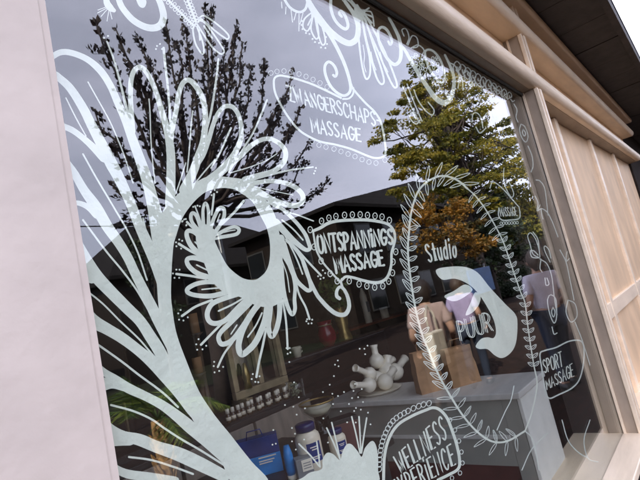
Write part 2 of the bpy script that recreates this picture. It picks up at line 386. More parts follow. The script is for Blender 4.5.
def palm():
    b = M(168, 476, 5.0); b.z = -.02
    t = thing('palm', b, 'short shaggy-trunked palm mirrored low in the left corner of the glass', 'palm')
    top = M(158, 420, 5.0) - b
    pts = [Vector((0,0,0)), Vector((.01,.0,.25)), Vector((top.x*.6, 0, .5)), Vector((top.x, top.y, top.z))]
    tube('trunk', pts, [.12, .105, .1, .085], K['palmbark'], t, 12)
    bm = bmesh.new(); random.seed(4)
    for i in range(60):   # old leaf bases
        a = random.uniform(0, 6.28); z = random.uniform(.02, .62); f = z/.7; r = .115 - .03*f
        p = Vector((top.x*f*.9 + r*math.cos(a), r*math.sin(a), z)); q = p + Vector((math.cos(a)*.05, math.sin(a)*.05, .09))
        tube_bm(bm, [p-Vector((0,0,.03)), p.lerp(q,.6), q], [.022, .017, .004], 4)
    link('leaf_base', bm2me(bm, 'leaf_base'), K['palmbark'], t)
    for i in range(13):
        a = i*2.399; el = random.uniform(.35, 1.25); L = random.uniform(.85, 1.2)
        bm = bmesh.new(); d = Vector((math.cos(a)*math.cos(el), math.sin(a)*math.cos(el), math.sin(el)))
        p = [top + d*L*s + Vector((0,0,-.55*s*s*L*(1.2-el*.5))) for s in (0,.2,.4,.6,.8,1)]
        tube_bm(bm, p, [.012,.01,.009,.007,.005,.003], 4)
        for k in range(26):
            s = .25 + .75*k/26; j = min(int(s*5), 4); c = p[j].lerp(p[j+1], s*5-j); ax = (p[j+1]-p[j]).normalized()
            side = ax.cross(Vector((0,0,1))).normalized()
            for sg in (-1, 1):
                l = .42*math.sin(math.pi*min(1, .25+.7*s))
                e = c + (side*sg*.8 + ax*.6 + Vector((0,0,-.35)) + rv(.12)).normalized()*l
                w = ax*.011
                bm.faces.new([bm.verts.new(q) for q in (c-w, c+w, e)])
        link('frond', bm2me(bm, 'frond'), LM_PALM, t)
palm()

# overhead wire with a hanging street lamp, on two poles
w0 = M(60, 226, 9); w1 = M(215, 216, 9)
def pole(p, lab):
    t = thing('utility_pole', (p.x, p.y, -.02), lab, 'pole', 'poles of the overhead wire')
    lathe('shaft', [(0,0),(.09,0),(.07,3),(.05,p.z+.3),(0,p.z+.32)], K['steel'], t, 10)
    box('cross_arm', -.25, .25, -.03, .03, p.z-.06, p.z-.0, K['steel'], t)
pole(w0, 'thin grey pole at the left end of the overhead wire'); pole(w1, 'thin grey pole behind the dark tree holding the overhead wire')
pts = [w0.lerp(w1, i/20) - Vector((0,0,.10*math.sin(math.pi*i/20))) for i in range(21)]
tube('overhead_wire', pts, .014, K['black'], None, 5, label='thin black overhead wire crossing the mirrored sky low on the left', cat='wire')
lp = pts[13]
t = thing('hanging_lamp', lp, 'small dark street lamp hanging from the overhead wire', 'street lamp')
lathe('lamp_shade', [(0,-.02),(.03,-.03),(.05,-.12),(.16,-.25),(.14,-.27),(0,-.24)], K['black'], t, 12)
lathe('lamp_glass', [(.12,-.26),(.10,-.34),(0,-.38)], K['white'], t, 12)

# blue notice board on two posts
p0, p1 = M(466, 268, 4.6), M(493, 283, 4.6)
t = thing('notice_board', ((p0.x+p1.x)/2, p0.y, 0), 'blue rectangular board on two posts mirrored behind the shop logo', 'board')
hw = abs(p1.x-p0.x)/2
box('panel', -hw, hw, -.03, .03, 1.05, 1.75, K['sign'], t, .01)
for s in (-1, 1): tube('post', [(s*hw*.8, -.06, 0), (s*hw*.8, -.06, 1.85)], .03, K['steel'], t, 8)

# ------------------------------------------------------------------ people mirrored in the street
def skin_obj(name, verts, edges, rad, m, parent, sub=2):
    me = bpy.data.meshes.new(name); me.from_pydata(verts, edges, []); me.update()
    o = link(name, me, m, parent)
    md = o.modifiers.new('Skin', 'SKIN'); md.use_smooth_shade = True
    if not me.skin_vertices: me.skin_vertices.new()
    sv = me.skin_vertices[0].data
    for i, r in enumerate(rad):
        sv[i].radius = r if hasattr(r, '__len__') else (r, r); sv[i].use_root = (i == 0)
    sb_ = o.modifiers.new('Sub', 'SUBSURF'); sb_.levels = sub; sb_.render_levels = sub
    return o
K['skin'] = mat('skin', (.45, .27, .19), .5, .08, 10)
K['hair'] = mat('dark_hair', (.025, .016, .012), .6, .3, 40)
K['hair2'] = mat('brown_hair', (.05, .028, .016), .6, .3, 40)
K['pinkshirt'] = mat('dusty_pink_cotton', (.42, .31, .28), .9, .1, 12, .4)
K['lilacshirt'] = mat('lilac_cotton', (.60, .57, .67), .9, .1, 12, .4)
K['lilac2'] = mat('pale_violet_cotton', (.36, .30, .46), .9, .1, 12, .4)
K['denim'] = mat('dark_denim', (.02, .028, .05), .9, .2, 20)
K['brownpants'] = mat('brown_trousers', (.06, .04, .03), .9, .2, 20)
K['bag'] = mat('cream_canvas', (.72, .66, .55), .9, .1, 15)
def person(loc, rz, label, shirt, pants, hair, h=1.7, stride=.1, arm=.1, bend=.25):
    s = h/1.72; t = thing('person', loc, label, 'person', 'people mirrored in the street', rz)
    J = {}
    def P(n, x, y, z): J[n] = (x*s, y*s, z*s)
    P('pel',0,0,.95); P('belly',0,.0,1.08); P('chest',0,.015,1.30); P('neck',0,.0,1.45); P('neck2',0,-.015,1.52); P('head',0,-.02,1.60); P('crown',0,-.005,1.68)
    for sg, n in ((-1,'l'),(1,'r')):
        P('sh'+n, sg*.175, .01, 1.39); P('el'+n, sg*.235, .05+arm*.2, 1.11); P('wr'+n, sg*.22, -.05-bend*.5*(1 if sg > 0 else .5), .90+bend*.35); 
        P('palm'+n, sg*.215, -.08-bend*.55*(1 if sg > 0 else .5), .83+bend*.38)
        P('hip'+n, sg*.095, 0, .90); P('kn'+n, sg*.10, -stride*sg*.6-.02, .50); P('an'+n, sg*.10, stride*sg*-1+.03, .09); P('to'+n, sg*.12, stride*sg*-1-.13, .035)
    names = list(J); ix = {n: i for i, n in enumerate(names)}
    ed = [('pel','belly'),('belly','chest'),('chest','neck'),('neck','neck2'),('neck2','head'),('head','crown')]
    for n in 'lr': ed += [('chest','sh'+n),('sh'+n,'el'+n),('el'+n,'wr'+n),('wr'+n,'palm'+n),('pel','hip'+n),('hip'+n,'kn'+n),('kn'+n,'an'+n),('an'+n,'to'+n)]
    R = dict(pel=(.15,.11), belly=(.13,.10), chest=(.15,.105), neck=.062, neck2=.055, head=.092, crown=.075)
    for n in 'lr': R.update({'sh'+n:.06,'el'+n:.043,'wr'+n:.03,'palm'+n:(.034,.02),'hip'+n:.088,'kn'+n:.058,'an'+n:.04,'to'+n:(.042,.03)})
    sc = lambda r, k=1.: tuple(q*s*k for q in r) if hasattr(r, '__len__') else r*s*k
    vs = [J[n] for n in names]; rr = [sc(R[n]) for n in names]; ee = [(ix[a], ix[b]) for a, b in ed]
    for n, sg in (('l',-1),('r',1)):          # five fingers rooted inside each palm
        px, py, pz = J['palm'+n]
        for k, (dx, l) in enumerate(((-.024,.062),(-.008,.075),(.008,.07),(.022,.055))):
            a = len(vs); vs += [(px+dx*s, py-.02*s, pz-.03*s), (px+dx*1.15*s, py-.035*s, pz-(.03+l*.6)*s), (px+dx*1.1*s, py-.02*s, pz-(.03+l)*s)]
            rr += [.009*s, .0085*s, .007*s]; ee += [(ix['palm'+n], a), (a, a+1), (a+1, a+2)]
        a = len(vs); vs += [(px-sg*.03*s, py-.03*s, pz+.0*s), (px-sg*.045*s, py-.045*s, pz-.03*s)]; rr += [.011*s, .009*s]; ee += [(ix['palm'+n], a), (a, a+1)]
    skin_obj('body', vs, ee, rr, K['skin'], t)
    # face
    for sg in (-1, 1):
        lathe('eye', [(0,-.011),(.008,-.008),(.011,0),(.008,.008),(0,.011)], K['white'], t, 8, (sg*.032*s, -.108*s, 1.615*s))
        lathe('ear', [(0,-.03),(.012,-.02),(.016,0),(.012,.02),(0,.03)], K['skin'], t, 8, (sg*.094*s, -.01*s, 1.60*s))
    tube('nose', [(0,-.105*s,1.625*s),(0,-.125*s,1.59*s),(0,-.108*s,1.578*s)], [.009*s,.015*s,.012*s], K['skin'], t, 6)
    tube('mouth', [(-.025*s,-.102*s,1.55*s),(0,-.110*s,1.547*s),(.025*s,-.102*s,1.55*s)], [.004*s,.007*s,.004*s], K['red'], t, 6)
    bm = bmesh.new()
    bmesh.ops.create_icosphere(bm, subdivisions=3, radius=1)
    for v in bm.verts:
        k = 1 + .04*math.sin(v.co.x*17+v.co.z*13)
        x, y, z = v.co*k
        if y < -.35 and z < .45: y = -.35
        v.co = (x*.108*s, (y*.118+.012)*s, (z*.135+1.63-(.03 if y > 0 else 0))*s)
    link('hair', bm2me(bm, 'hair', True), hair, t)
    # clothes follow the body
    def sub(nm, keep, extra, m, k=1.14, g=.008):
        vv = [J[n] for n in keep]; id_ = {n: i for i, n in enumerate(keep)}
        e_ = [(id_[a], id_[b]) for a, b in ed if a in id_ and b in id_]
        r_ = []
        for n in keep:
            q = R[n]; q = q if hasattr(q, '__len__') else (q, q)
            r_.append(tuple((x*k+g)*s for x in q))
        for a, b, f, r in extra:
            p = Vector(J[a]).lerp(Vector(J[b]), f); vv.append(tuple(p)); r_.append((r*s, r*s)); e_.append((id_[a], len(vv)-1))
        return skin_obj(nm, vv, e_, r_, m, t)
    sub('shirt', ['pel','belly','chest','neck','shl','shr'], [('shl','ell',.75,.066),('shr','elr',.75,.066)], shirt)
    sub('trousers', ['pel','hipl','hipr','knl','knr','anl','anr'], [], pants, 1.12, .012)
    for n in 'lr':
        a, b = Vector(J['an'+n]), Vector(J['to'+n])
        tube('shoe', [a+Vector((0,.05,-.05))*s, a.lerp(b,.5)+Vector((0,0,-.015))*s, b+Vector((0,-.02,0))*s], [.048*s,.05*s,.032*s], K['black'], t, 10)
    return t
q = M(432, 330, 1.95)
a = person((q.x, q.y, 0), math.radians(62), 'dark-haired person in a dusty pink shirt mirrored left of the logo', K['pinkshirt'], K['brownpants'], K['hair'], 1.66, .12)
qb = Vector((q.x-.26, q.y+.16, 0))
t = thing('tote_bag', qb, 'cream canvas bag hanging by the pink shirt', 'bag')
bm = bmesh.new(); B(bm, -.14, .14, -.05, .05, .74, 1.12, .02); link('bag_body', bm2me(bm, 'b'), K['bag'], t)
tube('strap', [(-.1,0,1.11),(-.08,.0,1.3),(0.08,-.05,1.4),(.09,0,1.3),(.1,0,1.11)], .012, K['bag'], t, 6)
q = M(465, 315, 2.4)
person((q.x, q.y, 0), math.radians(80), 'person in a pale violet top mirrored behind the shop name', K['lilac2'], K['denim'], K['hair2'], 1.62, .08)
q = M(549, 310, 1.1)
person((q.x, q.y, 0), math.radians(48), 'person in a loose lilac shirt mirrored beside the right post', K['lilacshirt'], K['denim'], K['hair2'], 1.72, .1)

# ------------------------------------------------------------------ shop building: facade, eave, roof, room
sb = thing('shop_building', (0, 0, 0), 'cream-fronted shop with a dark overhanging eave around the painted window', 'shop')
box('wall', -6, -.02, .02, .25, 0, 3.45, K['offwhite'], sb)
box('wall', 9, 14, .02, .25, 0, 3.45, K['brick'], sb)
box('wall', -6, 14, .14, .4, 3.42, 3.95, K['brick'], sb)
box('base_wall', -.02, 9, .0, .3, 0, .398, K['brick'], sb)
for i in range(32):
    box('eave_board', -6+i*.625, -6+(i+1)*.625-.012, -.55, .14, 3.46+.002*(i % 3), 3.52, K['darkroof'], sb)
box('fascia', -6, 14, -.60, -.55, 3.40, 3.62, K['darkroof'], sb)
bm = bmesh.new()
v = [bm.verts.new(p) for p in ((-6.2,-.1,3.9),(14.2,-.1,3.9),(14.2,3.3,4.8),(-6.2,3.3,4.8),(14.2,7,3.9),(-6.2,7,3.9))]
bm.faces.new((v[0],v[1],v[2],v[3])); bm.faces.new((v[3],v[2],v[4],v[5])); bm.faces.new((v[1],v[4],v[2])); bm.faces.new((v[0],v[3],v[5])); bm.faces.new((v[0],v[5],v[4],v[1]))
link('roof', bm2me(bm, 'roof'), K['slate'], sb)
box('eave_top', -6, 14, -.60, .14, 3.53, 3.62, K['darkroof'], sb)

RX0, RX1, RY1 = -.8, 7.6, 3.3
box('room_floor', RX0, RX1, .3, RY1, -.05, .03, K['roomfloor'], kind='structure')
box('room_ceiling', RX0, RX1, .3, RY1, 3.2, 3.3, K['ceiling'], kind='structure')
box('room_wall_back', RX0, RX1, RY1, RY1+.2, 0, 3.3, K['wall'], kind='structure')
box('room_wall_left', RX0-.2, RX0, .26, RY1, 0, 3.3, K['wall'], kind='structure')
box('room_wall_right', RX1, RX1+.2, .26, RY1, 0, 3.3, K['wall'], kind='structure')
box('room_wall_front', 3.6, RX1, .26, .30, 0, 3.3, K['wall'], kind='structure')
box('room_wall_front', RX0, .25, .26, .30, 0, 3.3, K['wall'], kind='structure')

# ------------------------------------------------------------------ the shop window: frame
win = thing('shop_window', (0, 0, 0), 'large shop window with white hand-painted feathers, scrolls and lettering in a cream frame', 'window')
def rail(name, z0, z1, y_out, x0=-.4, x1=9, m=None):
    """square rail with a half-round nose along its outer edge"""
    bm = bmesh.new(); n = 22; r = (z1-z0)/2; prof = [(.14, z0), (y_out+r*.75, z0)]
    for i in range(1, n): a = -math.pi/2 - math.pi*i/n; prof.append((y_out+r*.75+math.cos(a)*r*.75, (z0+z1)/2+math.sin(a)*r))
    prof += [(y_out+r*.75, z1), (.14, z1)]
    A = [bm.verts.new((x0, y, z)) for y, z in prof]; C = [bm.verts.new((x1, y, z)) for y, z in prof]
    for i in range(len(prof)): j = (i+1) % len(prof); bm.faces.new((A[i], A[j], C[j], C[i]))
    bm.faces.new(A[::-1]); bm.faces.new(C); bmesh.ops.recalc_face_normals(bm, faces=bm.faces)
    return link(name, bm2me(bm, name), m or K['cream'], win)
YO = -.105
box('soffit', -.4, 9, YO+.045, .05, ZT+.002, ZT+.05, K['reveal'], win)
box('bead', XL, XR, -.012, -.002, ZT-.016, ZT+.001, K['gasket'], win)
box('bead', XL, XR, .008, .03, ZT-.022, ZT+.001, K['reveal'], win)
rail('transom_rail', ZT+.006, ZT+.122, YO-.03)
box('upper_panel', -.4, XR, .02, .10, ZT+.122, 3.17, K['cream2'], win)
box('upper_panel', XR+.1, 9, .02, .10, ZT+.122, 3.17, K['cream2'], win)
rail('transom_rail', 3.17, 3.275, YO-.04)
box('upper_panel', -.4, XR, .03, .09, 3.275, 3.44, K['cream2'], win)
box('upper_panel', XR+.1, 9, .03, .09, 3.275, 3.44, K['cream2'], win)
rail('transom_rail', 3.385, 3.455, YO-.07)
# right post with beaded edges, then a panelled bay
def post(z0, z1):
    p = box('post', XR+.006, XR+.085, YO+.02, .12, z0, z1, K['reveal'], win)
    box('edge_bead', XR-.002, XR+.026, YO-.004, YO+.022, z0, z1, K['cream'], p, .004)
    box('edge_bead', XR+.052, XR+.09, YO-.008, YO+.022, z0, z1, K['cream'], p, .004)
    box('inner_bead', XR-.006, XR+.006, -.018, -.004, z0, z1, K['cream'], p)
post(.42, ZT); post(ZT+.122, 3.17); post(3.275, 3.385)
box('side_panel', XR+.085, 9, .05, .10, 1.10, ZT, K['cream2'], win)
box('side_panel', XR+.085, 9, .05, .10, .42, 1.09, K['cream2'], win)
for x in (4.45, 5.9, 7.4):
    box('stile', x, x+.09, .02, .055, .42, ZT, K['cream'], win, .006)
box('lock_rail', XR+.086, 8.99, .024, .056, 1.04, 1.16, K['cream'], win, .006)
# left post nearly flush with the glass, pinkish white
box('post', -.05, XL-.004, -.022, .10, .40, ZT+.02, K['offwhite'], win, .004)
box('edge_bead', XL-.006, XL+.006, -.02, .03, .42, ZT, K['offwhite'], win)
box('sill', -.05, 9, -.14, .30, .40, .44, K['cream'], win, .006)
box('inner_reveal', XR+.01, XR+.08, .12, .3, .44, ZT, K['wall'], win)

pane = box('glass_pane', XL, XR, 0, .006, .44, ZT, K['pane'], win)

# ------------------------------------------------------------------ the painting on the inner face of the glass
LAY = [0]
class Paint:
    def __init__(s): s.v = []; s.f = []
    def add(s, pts, faces):
        LAY[0] += 1; y = .0066 + LAY[0]*1.2e-6; n = len(s.v)
        for x, py in pts:
            p = G(x, py, y); s.v.append((p.x, y, p.z))
        s.f += [tuple(i+n for i in f) for f in faces]
    def poly(s, pts, sm=True):
        if sm: pts = smooth(pts, 5, True)
        bm = bmesh.new(); vs = [bm.verts.new((x, y, 0)) for x, y in pts]; f = bm.faces.new(vs); f.normal_update()
        r = bmesh.ops.triangulate(bm, faces=[f]); bm.verts.index_update()
        s.add([(q.co.x, q.co.y) for q in bm.verts], [[q.index for q in g.verts] for g in bm.faces]); bm.free()
    def stroke(s, pts, w=None, closed=False, sm=True, cap=True, n=6):
        P3 = [(p[0], p[1], (p[2] if len(p) > 2 else w)) for p in pts]
        if sm: P3 = smooth(P3, n, closed)
        m = len(P3); L = []; R = []
        for i, (x, y, ww) in enumerate(P3):
            a = P3[(i-1) % m] if (closed or i) else P3[i]; b = P3[(i+1) % m] if (closed or i < m-1) else P3[i]
            dx, dy = b[0]-a[0], b[1]-a[1]; l = math.hypot(dx, dy) or 1; k = 1
            if not sm and 0 < i < m-1:
                d1 = (P3[i][0]-a[0], P3[i][1]-a[1]); d2 = (b[0]-P3[i][0], b[1]-P3[i][1])
                l1 = math.hypot(*d1) or 1; l2 = math.hypot(*d2) or 1
                c = max(-1, min(1, (d1[0]*d2[0]+d1[1]*d2[1])/l1/l2)); k = min(1.7, 1/max(.3, math.sqrt((1+c)/2)))
            nx, ny = -dy/l*ww/2*k, dx/l*ww/2*k
            L.append((x+nx, y+ny)); R.append((x-nx, y-ny))
        pts2 = L + R; faces = [(i, i+1, m+i+1, m+i) for i in range(m-1)]
        if closed: faces.append((m-1, 0, m, 2*m-1))
        elif cap:
            for e, o in ((0, 1), (m-1, m-2)):
                x, y, ww = P3[e]; dx, dy = x-P3[o][0], y-P3[o][1]; l = math.hypot(dx, dy) or 1; dx /= l; dy /= l
                b0 = len(pts2); a0 = (e, m+e)
                c = [(x+(dx*math.sin(t)*ww/2)+(L[e][0]-x)*math.cos(t), y+(dy*math.sin(t)*ww/2)+(L[e][1]-y)*math.cos(t)) for t in (math.pi*.2, math.pi*.4, math.pi*.6, math.pi*.8)]
                pts2 += c; faces.append((a0[0], b0, b0+1, b0+2, b0+3, a0[1]))
        s.add(pts2, faces)
    def dot(s, x, y, r):
        s.add([(x+r*math.cos(k*math.pi/4), y+r*math.sin(k*math.pi/4)) for k in range(8)], [tuple(range(8))])
    def ring(s, x, y, rx, ry, w, a=0, n=10):
        c, d = math.cos(a), math.sin(a)
        s.stroke([(x+rx*math.cos(t)*c-ry*math.sin(t)*d, y+rx*math.cos(t)*d+ry*math.sin(t)*c) for t in [k*2*math.pi/n for k in range(n)]], w, True, n=2)
    def done(s, name, m='paint', label=None):
        me = bpy.data.meshes.new(name); me.from_pydata(s.v, [], s.f); me.update()
        bm = bmesh.new(); bm.from_mesh(me)
        for f in bm.faces:
            if f.normal.y > 0: f.normal_flip()
        bm.to_mesh(me); bm.free()
        o = link(name, me, K[m], pane, label=label); s.v = []; s.f = []
        return o
def smooth(pts, n=6, closed=False):
    pts = [Vector(p) if len(p) == 3 else Vector((p[0], p[1], 0)) for p in pts]; flat = []
    m = len(pts)
    if m < 3: return [tuple(p) for p in pts]
    segs = m if closed else m-1
    for i in range(segs):
        p0 = pts[(i-1) % m] if (closed or i > 0) else pts[0]*2-pts[1]
        p1 = pts[i]; p2 = pts[(i+1) % m]
        p3 = pts[(i+2) % m] if (closed or i+2 < m) else pts[-1]*2-pts[-2]
        for k in range(n): flat.append(cr(p0, p1, p2, p3, k/n))
    if not closed: flat.append(pts[-1])
    return [(p.x, p.y, max(.2, p.z)) for p in flat] if pts[0].z or pts[1].z else [(p.x, p.y) for p in flat]

A = Paint()
def at(ox, oy, k, pts): return [(ox+x/k, oy+y/k) for x, y in pts]
# --- long feather plumes sweeping left
plumes = [
 [(45,62,6),(62,52,6),(83,57,6),(99,69,7),(110,85,7),(118,103,7.5),(125,119,8),(132,138,9),(139,157,10),(147,180,11),(154,208,13),(160,236,17),(164,262,14),(167,290,8),(170,310,3)],
 [(56,75,7),(70,88,8),(83,108,9),(91,124,9.5),(103,147,11),(111,163,12),(119,178,11),(130,202,10),(139,225,10),(147,243,11),(155,262,11),(161,285,7),(165,302,3)],
 [(60,125,6),(72,130,6),(83,138,6),(93,147,7),(104,158,9)],
 [(64,160,8),(74,173,8),(84,190,9),(96,207,11),(107,226,11),(119,243,10),(128,258,9.5),(135,273,9.5),(146,295,10),(157,318,11),(165,338,7),(171,354,3)],
 [(70,204,5),(78,203,5),(88,207,6),(97,215,8)],
 [(72,232,8),(80,247,9),(88,264,13),(97,277,13),(111,292,12),(127,308,11.5),(140,321,11),(150,336,11.5),(160,352,12),(171,374,11),(181,394,7),(190,410,3)],
 [(78,282,4),(83,279,5),(92,280,7)],
 [(80,300,8),(87,316,15),(96,323,13),(107,329,11.5),(122,338,11),(138,350,10.5),(152,362,12),(166,377,12.5),(179,393,11),(191,412,7),(200,424,3)],
 [(90,357,6),(95,364,7),(104,372,7),(116,380,9),(128,388,10),(145,396,9),(162,405,9.5),(177,416,11),(190,427,12.5),(207,442,11),(221,457,7),(232,469,3)],
 [(95,389,8),(104,386,9),(113,384,9),(125,387,9)], [(93,375,3),(103,379,3.5),(114,382,5)],
 [(99,414,7),(102,420,8),(112,429,8),(124,436,10),(140,440,12),(157,447,12),(178,454,14),(200,464,14),(224,476,12)],
 [(104,444,8),(116,441.5,9),(130,441,9)], [(102,431,3),(110,435.5,3.5),(122,439,5)],
 [(106,461,7),(118,470,8),(130,474.5,9),(150,477,9),(175,481,9)],
]
for p in plumes: A.stroke(p); A.done('painted_plume')
for p, w in (([(88,82),(97,98),(106,114),(113,128),(124,155),(133,183)],1.3), ([(83,154),(97,179),(116,211),(127,230),(138,253),(147,280)],1.7),
             ([(83,220),(106,251),(121,269),(136,289),(149,311),(157,324)],1.9), ([(83,288),(102,303),(120,321),(139,339),(152,354),(164,366)],1.7),
             ([(97,344),(121,361),(139,375),(162,392),(178,407)],2.1), ([(111,405),(133,411),(151,419),(164,428),(181,439),(200,450),(224,465)],2.1),
             ([(129,457),(151,460),(174,467),(193,474)],2.1), ([(143,218),(147,234),(152,250)],1.3), ([(153,320),(163,336)],1.2), ([(66,98),(76,118),(86,136)],1.3)):
    A.stroke(p, w); A.done('painted_feather_vein')
# --- body of the eye
A.poly([(165,207),(159,226),(156,253),(157,285),(160,318),(167,350),(177,384),(190,415),(206,440),(222,463),(233,482),(268,482),(252,462),(240,447),(230,434),(220,422),(211,410),(199,391),(188,365),(177,335),(172.5,310),(171,290),(173,250),(176.4,235),(182,219),(189.7,207),(199,197),(208,191),(222,188),(235,189.7),(246,196),(254,195),(254,186),(246,180),(235,178),(222,176.5),(208,176.5),(196,182),(186,187),(176,196)])
A.done('painted_eye_outline')
A.poly([(197,229),(204,224),(212,228),(218,233),(214.7,239),(217,246),(221,254),(227,265),(235,273),(244,278.6),(254,280),(260.3,277),(266.6,270),(269.7,259),(269.9,243),(267,229),(262.7,220),(258.8,213),(252.5,202),(245,195),(246,186),(252,186),(262,196),(270,205),(276,218),(279,231),(282,250),(283,270),(284,290),(281,301),(270,307),(255,305),(240,297),(225,293),(212,281),(204,263),(199,252),(196,240)])
A.done('painted_iris')
loops_top = [
 ([(134,132),(131.6,115),(130.5,98),(131,81),(134,71),(139.4,67),(145.6,71),(152,82),(157,95),(162,112),(167,130),(170.5,150),(171,172),(170,205)], [3,5,5,5,5,5,5,5,5,6,7,8.5,9,10]),
 ([(171,160),(171.5,135),(176,111),(179,93),(183,83),(188.5,80),(195,85),(202,97),(205,111),(205,127),(203,143),(199,155),(193,172),(184,190)], [4,5,5,5,5,5,5.5,5.5,5.5,6,7,8,9,10]),
 ([(196,168),(203.6,155),(209,139),(213,125),(218.4,113),(225,106.5),(232.5,107),(238,114),(241,125),(241,138),(237,149),(230,160),(218,173),(205,184)], [3,4,4.5,4.5,4.5,4.5,4.5,4.5,4.5,5,5.5,6.5,8,10]),
 ([(214,178),(230,165),(239,157.5),(250,146.6),(259.7,140.5),(269,138.8),(278.4,142.7),(284.7,149.7),(285.5,157.5),(281.6,165),(272,171.6),(258,176),(245,180)], [8,6,5,5,4.5,4.5,4.5,5,5,5,5,6,7]),
 ([(243,185),(258.8,182.3),(271,181),(283.8,182.7),(294.7,187),(302,194),(302.5,201),(296,205.5),(284,204),(271,199),(258.8,192),(248,186)], [6,4.5,4.5,4.5,5,5,5,5,5.5,6,7,7])]
for p, w in loops_top: A.stroke([(x, y, c) for (x, y), c in zip(p, w)]); A.done('painted_petal')
for p, w0_, w1_ in (([(107,41.6),(114,60),(120.6,84),(127,110),(131,122)],1.6,3), ([(163.6,48),(165,63),(167.5,84),(170,115),(171,140)],2.6,2.2), ([(218.4,59),(217,73),(214,95),(210.6,114),(207,128)],2,2.4),
             ([(192.7,111),(191,127),(189,153),(187,172)],1.4,1.4), ([(149,99),(150,112),(151,141),(153,165),(155,183)],1.2,1.2), ([(231,128),(226,139),(220,153),(211,168)],2,1.5),
             ([(267,100),(260.6,116),(253,133),(243,149),(229,172)],1.8,1.8), ([(277,153.6),(266,160.6),(250,167),(230,173)],1,1.2), ([(313,167),(292.5,169.7),(277,173),(258,178)],1.6,2.2),
             ([(293,195),(271,190.5),(255,186.5)],.9,.9), ([(313.4,221),(299,215.5),(287,211.6),(274,206)],1.3,2), ([(214.7,160),(205,171),(196,182)],1.4,1.4), ([(185.8,163),(181,178),(175.6,194)],1.2,1.2)):
    n_ = len(p); A.stroke([(x, y, w0_+(w1_-w0_)*i/(n_-1)) for i, (x, y) in enumerate(p)]); A.done('painted_stamen')
loops = [([(269.7,202),(281,208),(290,216),(299,225.6),(305.6,235),(309,244),(310,248),(307,250),(302,247.5),(293,240),(284,231),(276,222)],[4,3.6,3.6,3.6,3.8,4,4,4,4.5,5.5,6.5,7]),
 ([(286,240),(293,246),(301,257),(306,269),(310,282),(311,288.5),(308,290.5),(303,287),(297,281),(293,273),(287,256),(281,238)],[3,3.4,3.6,3.6,3.8,4,4,4,4.4,5,6,7]),
 ([(280,251),(287,262),(292,272),(295,286),(294.5,299),(295,309),(292.3,314.5),(288.6,309),(285,298),(282.5,285),(280.6,267)],[3,3,3.2,3.4,3.6,3.8,3.8,4,4.4,5,6]),
 ([(271,300),(270,313),(268.5,327),(271.5,336.5),(276.5,329),(279.5,314),(279.5,296)],[5,5,5,5,5,5,5]),
 ([(260,302.5),(252,313),(243.5,328),(239,342),(239,350),(242,354.5),(248,350.5),(255,343),(261,331),(265.5,318),(268,300)],[6,6,6,6,6,6,6.2,6.2,6,6,6]),
 ([(250,303),(241,312),(229,324),(221,332),(218.5,338),(221.5,344),(228.5,342.5),(235,337),(243,326),(250,315)],[5,5,5,4.6,4.6,5,5,5,5,5]),
 ([(238,294),(222.5,299),(212,304),(207.5,312),(208,319),(212,323),(219,323),(227,319),(238,308),(249,298)],[5,5,5,5,5,5,5,5,5.5,6]),
 ([(233,285),(219,282.5),(207,282),(196,284),(188,288.5),(188,292.5),(196,295.3),(211,296),(226,292.5)],[5,4.5,4.5,4.5,4.5,4.5,4.5,5,5]),
 ([(218,267),(207,261.5),(196,258),(188.3,258.5),(187,262.5),(190.5,268),(198,273.5),(210,277.5)],[6,5,5,4.5,4.5,4.8,5,5]),
 ([(205,244),(201,238),(194,232),(188,231),(186.8,236),(191,245.5),(199,253.5)],[6,5,4.5,4.5,4.5,5,5]),
 ([(201,228),(196.5,216),(192.5,213),(190.8,217),(192.5,223),(198,230)],[4,3.6,3.6,3.6,3.6,4]),
 ([(203.5,228),(203,210),(205.5,203),(208.3,210),(208.5,228)],[4,3,3,3,4]),
 ([(210,230),(214,218),(219,208.5),(223.5,208.5),(224.3,215),(221.5,222.5),(216,231)],[4,3.6,3.6,3.6,3.6,3.6,4]),
 ([(216,235.5),(226,229.5),(234.5,226.8),(239,229.5),(236.6,234),(226,236.3),(214.5,238)],[4,3.4,3.4,3.6,3.6,3.6,4])]
for p, w in loops: A.stroke([(x, y, c) for (x, y), c in zip(p, w)]); A.done('painted_petal')
lines = [[(282,220),(293,229),(303,240)],[(285,235.6),(293,251),(298,262),(302.5,274)],[(296,248),(307,260.6),(321,275.5)],[(282,260.6),(287,275),(289.5,292)],[(295,278),(299,294),(305.6,307),(309.5,319)],
 [(282.5,300),(286,321),(287.7,349)],[(247.8,337),(255.6,326),(262,313)],[(266,329),(262.7,346),(259,362),(256.4,377)],[(233,341.6),(224,354),(217.8,367)],[(218.6,311),(233.4,304),(247.5,295.5)],
 [(222.5,322.8),(211.6,333.8),(201,344.7)],[(212,300),(196,306.4),(186.6,312.7),(182,316)],[(202,289.5),(215,288.2),(228,287.6)],[(176.4,274),(191,276),(206,278.6)],[(196.7,265),(206,269.5),(216,274)],[(178.8,243.8),(189.7,250.5),(200,256)],
 [(195,242),(201,248),(207,253.6)],[(187,222),(192,227),(198,232)],[(195,206),(198,214),(201,222.5)],[(214,194),(213,204),(211.6,214.7)],[(243.6,201),(235,211.6),(222,224)],[(224,232.4),(230,230.8),(235,230)],[(217,222),(220,214)],[(231,334),(237,325)]]
for i, p in enumerate(lines): A.stroke(p, (1.5,1.5,2,1.1,2,2,1.6,2.3,2.1,1.8,2.3,2.4,1.4,2.4,1.5,2.5,1.4,2.3,1.5,2,2.4,1.2,1.1,1.3)[i])
A.done('painted_stamen')
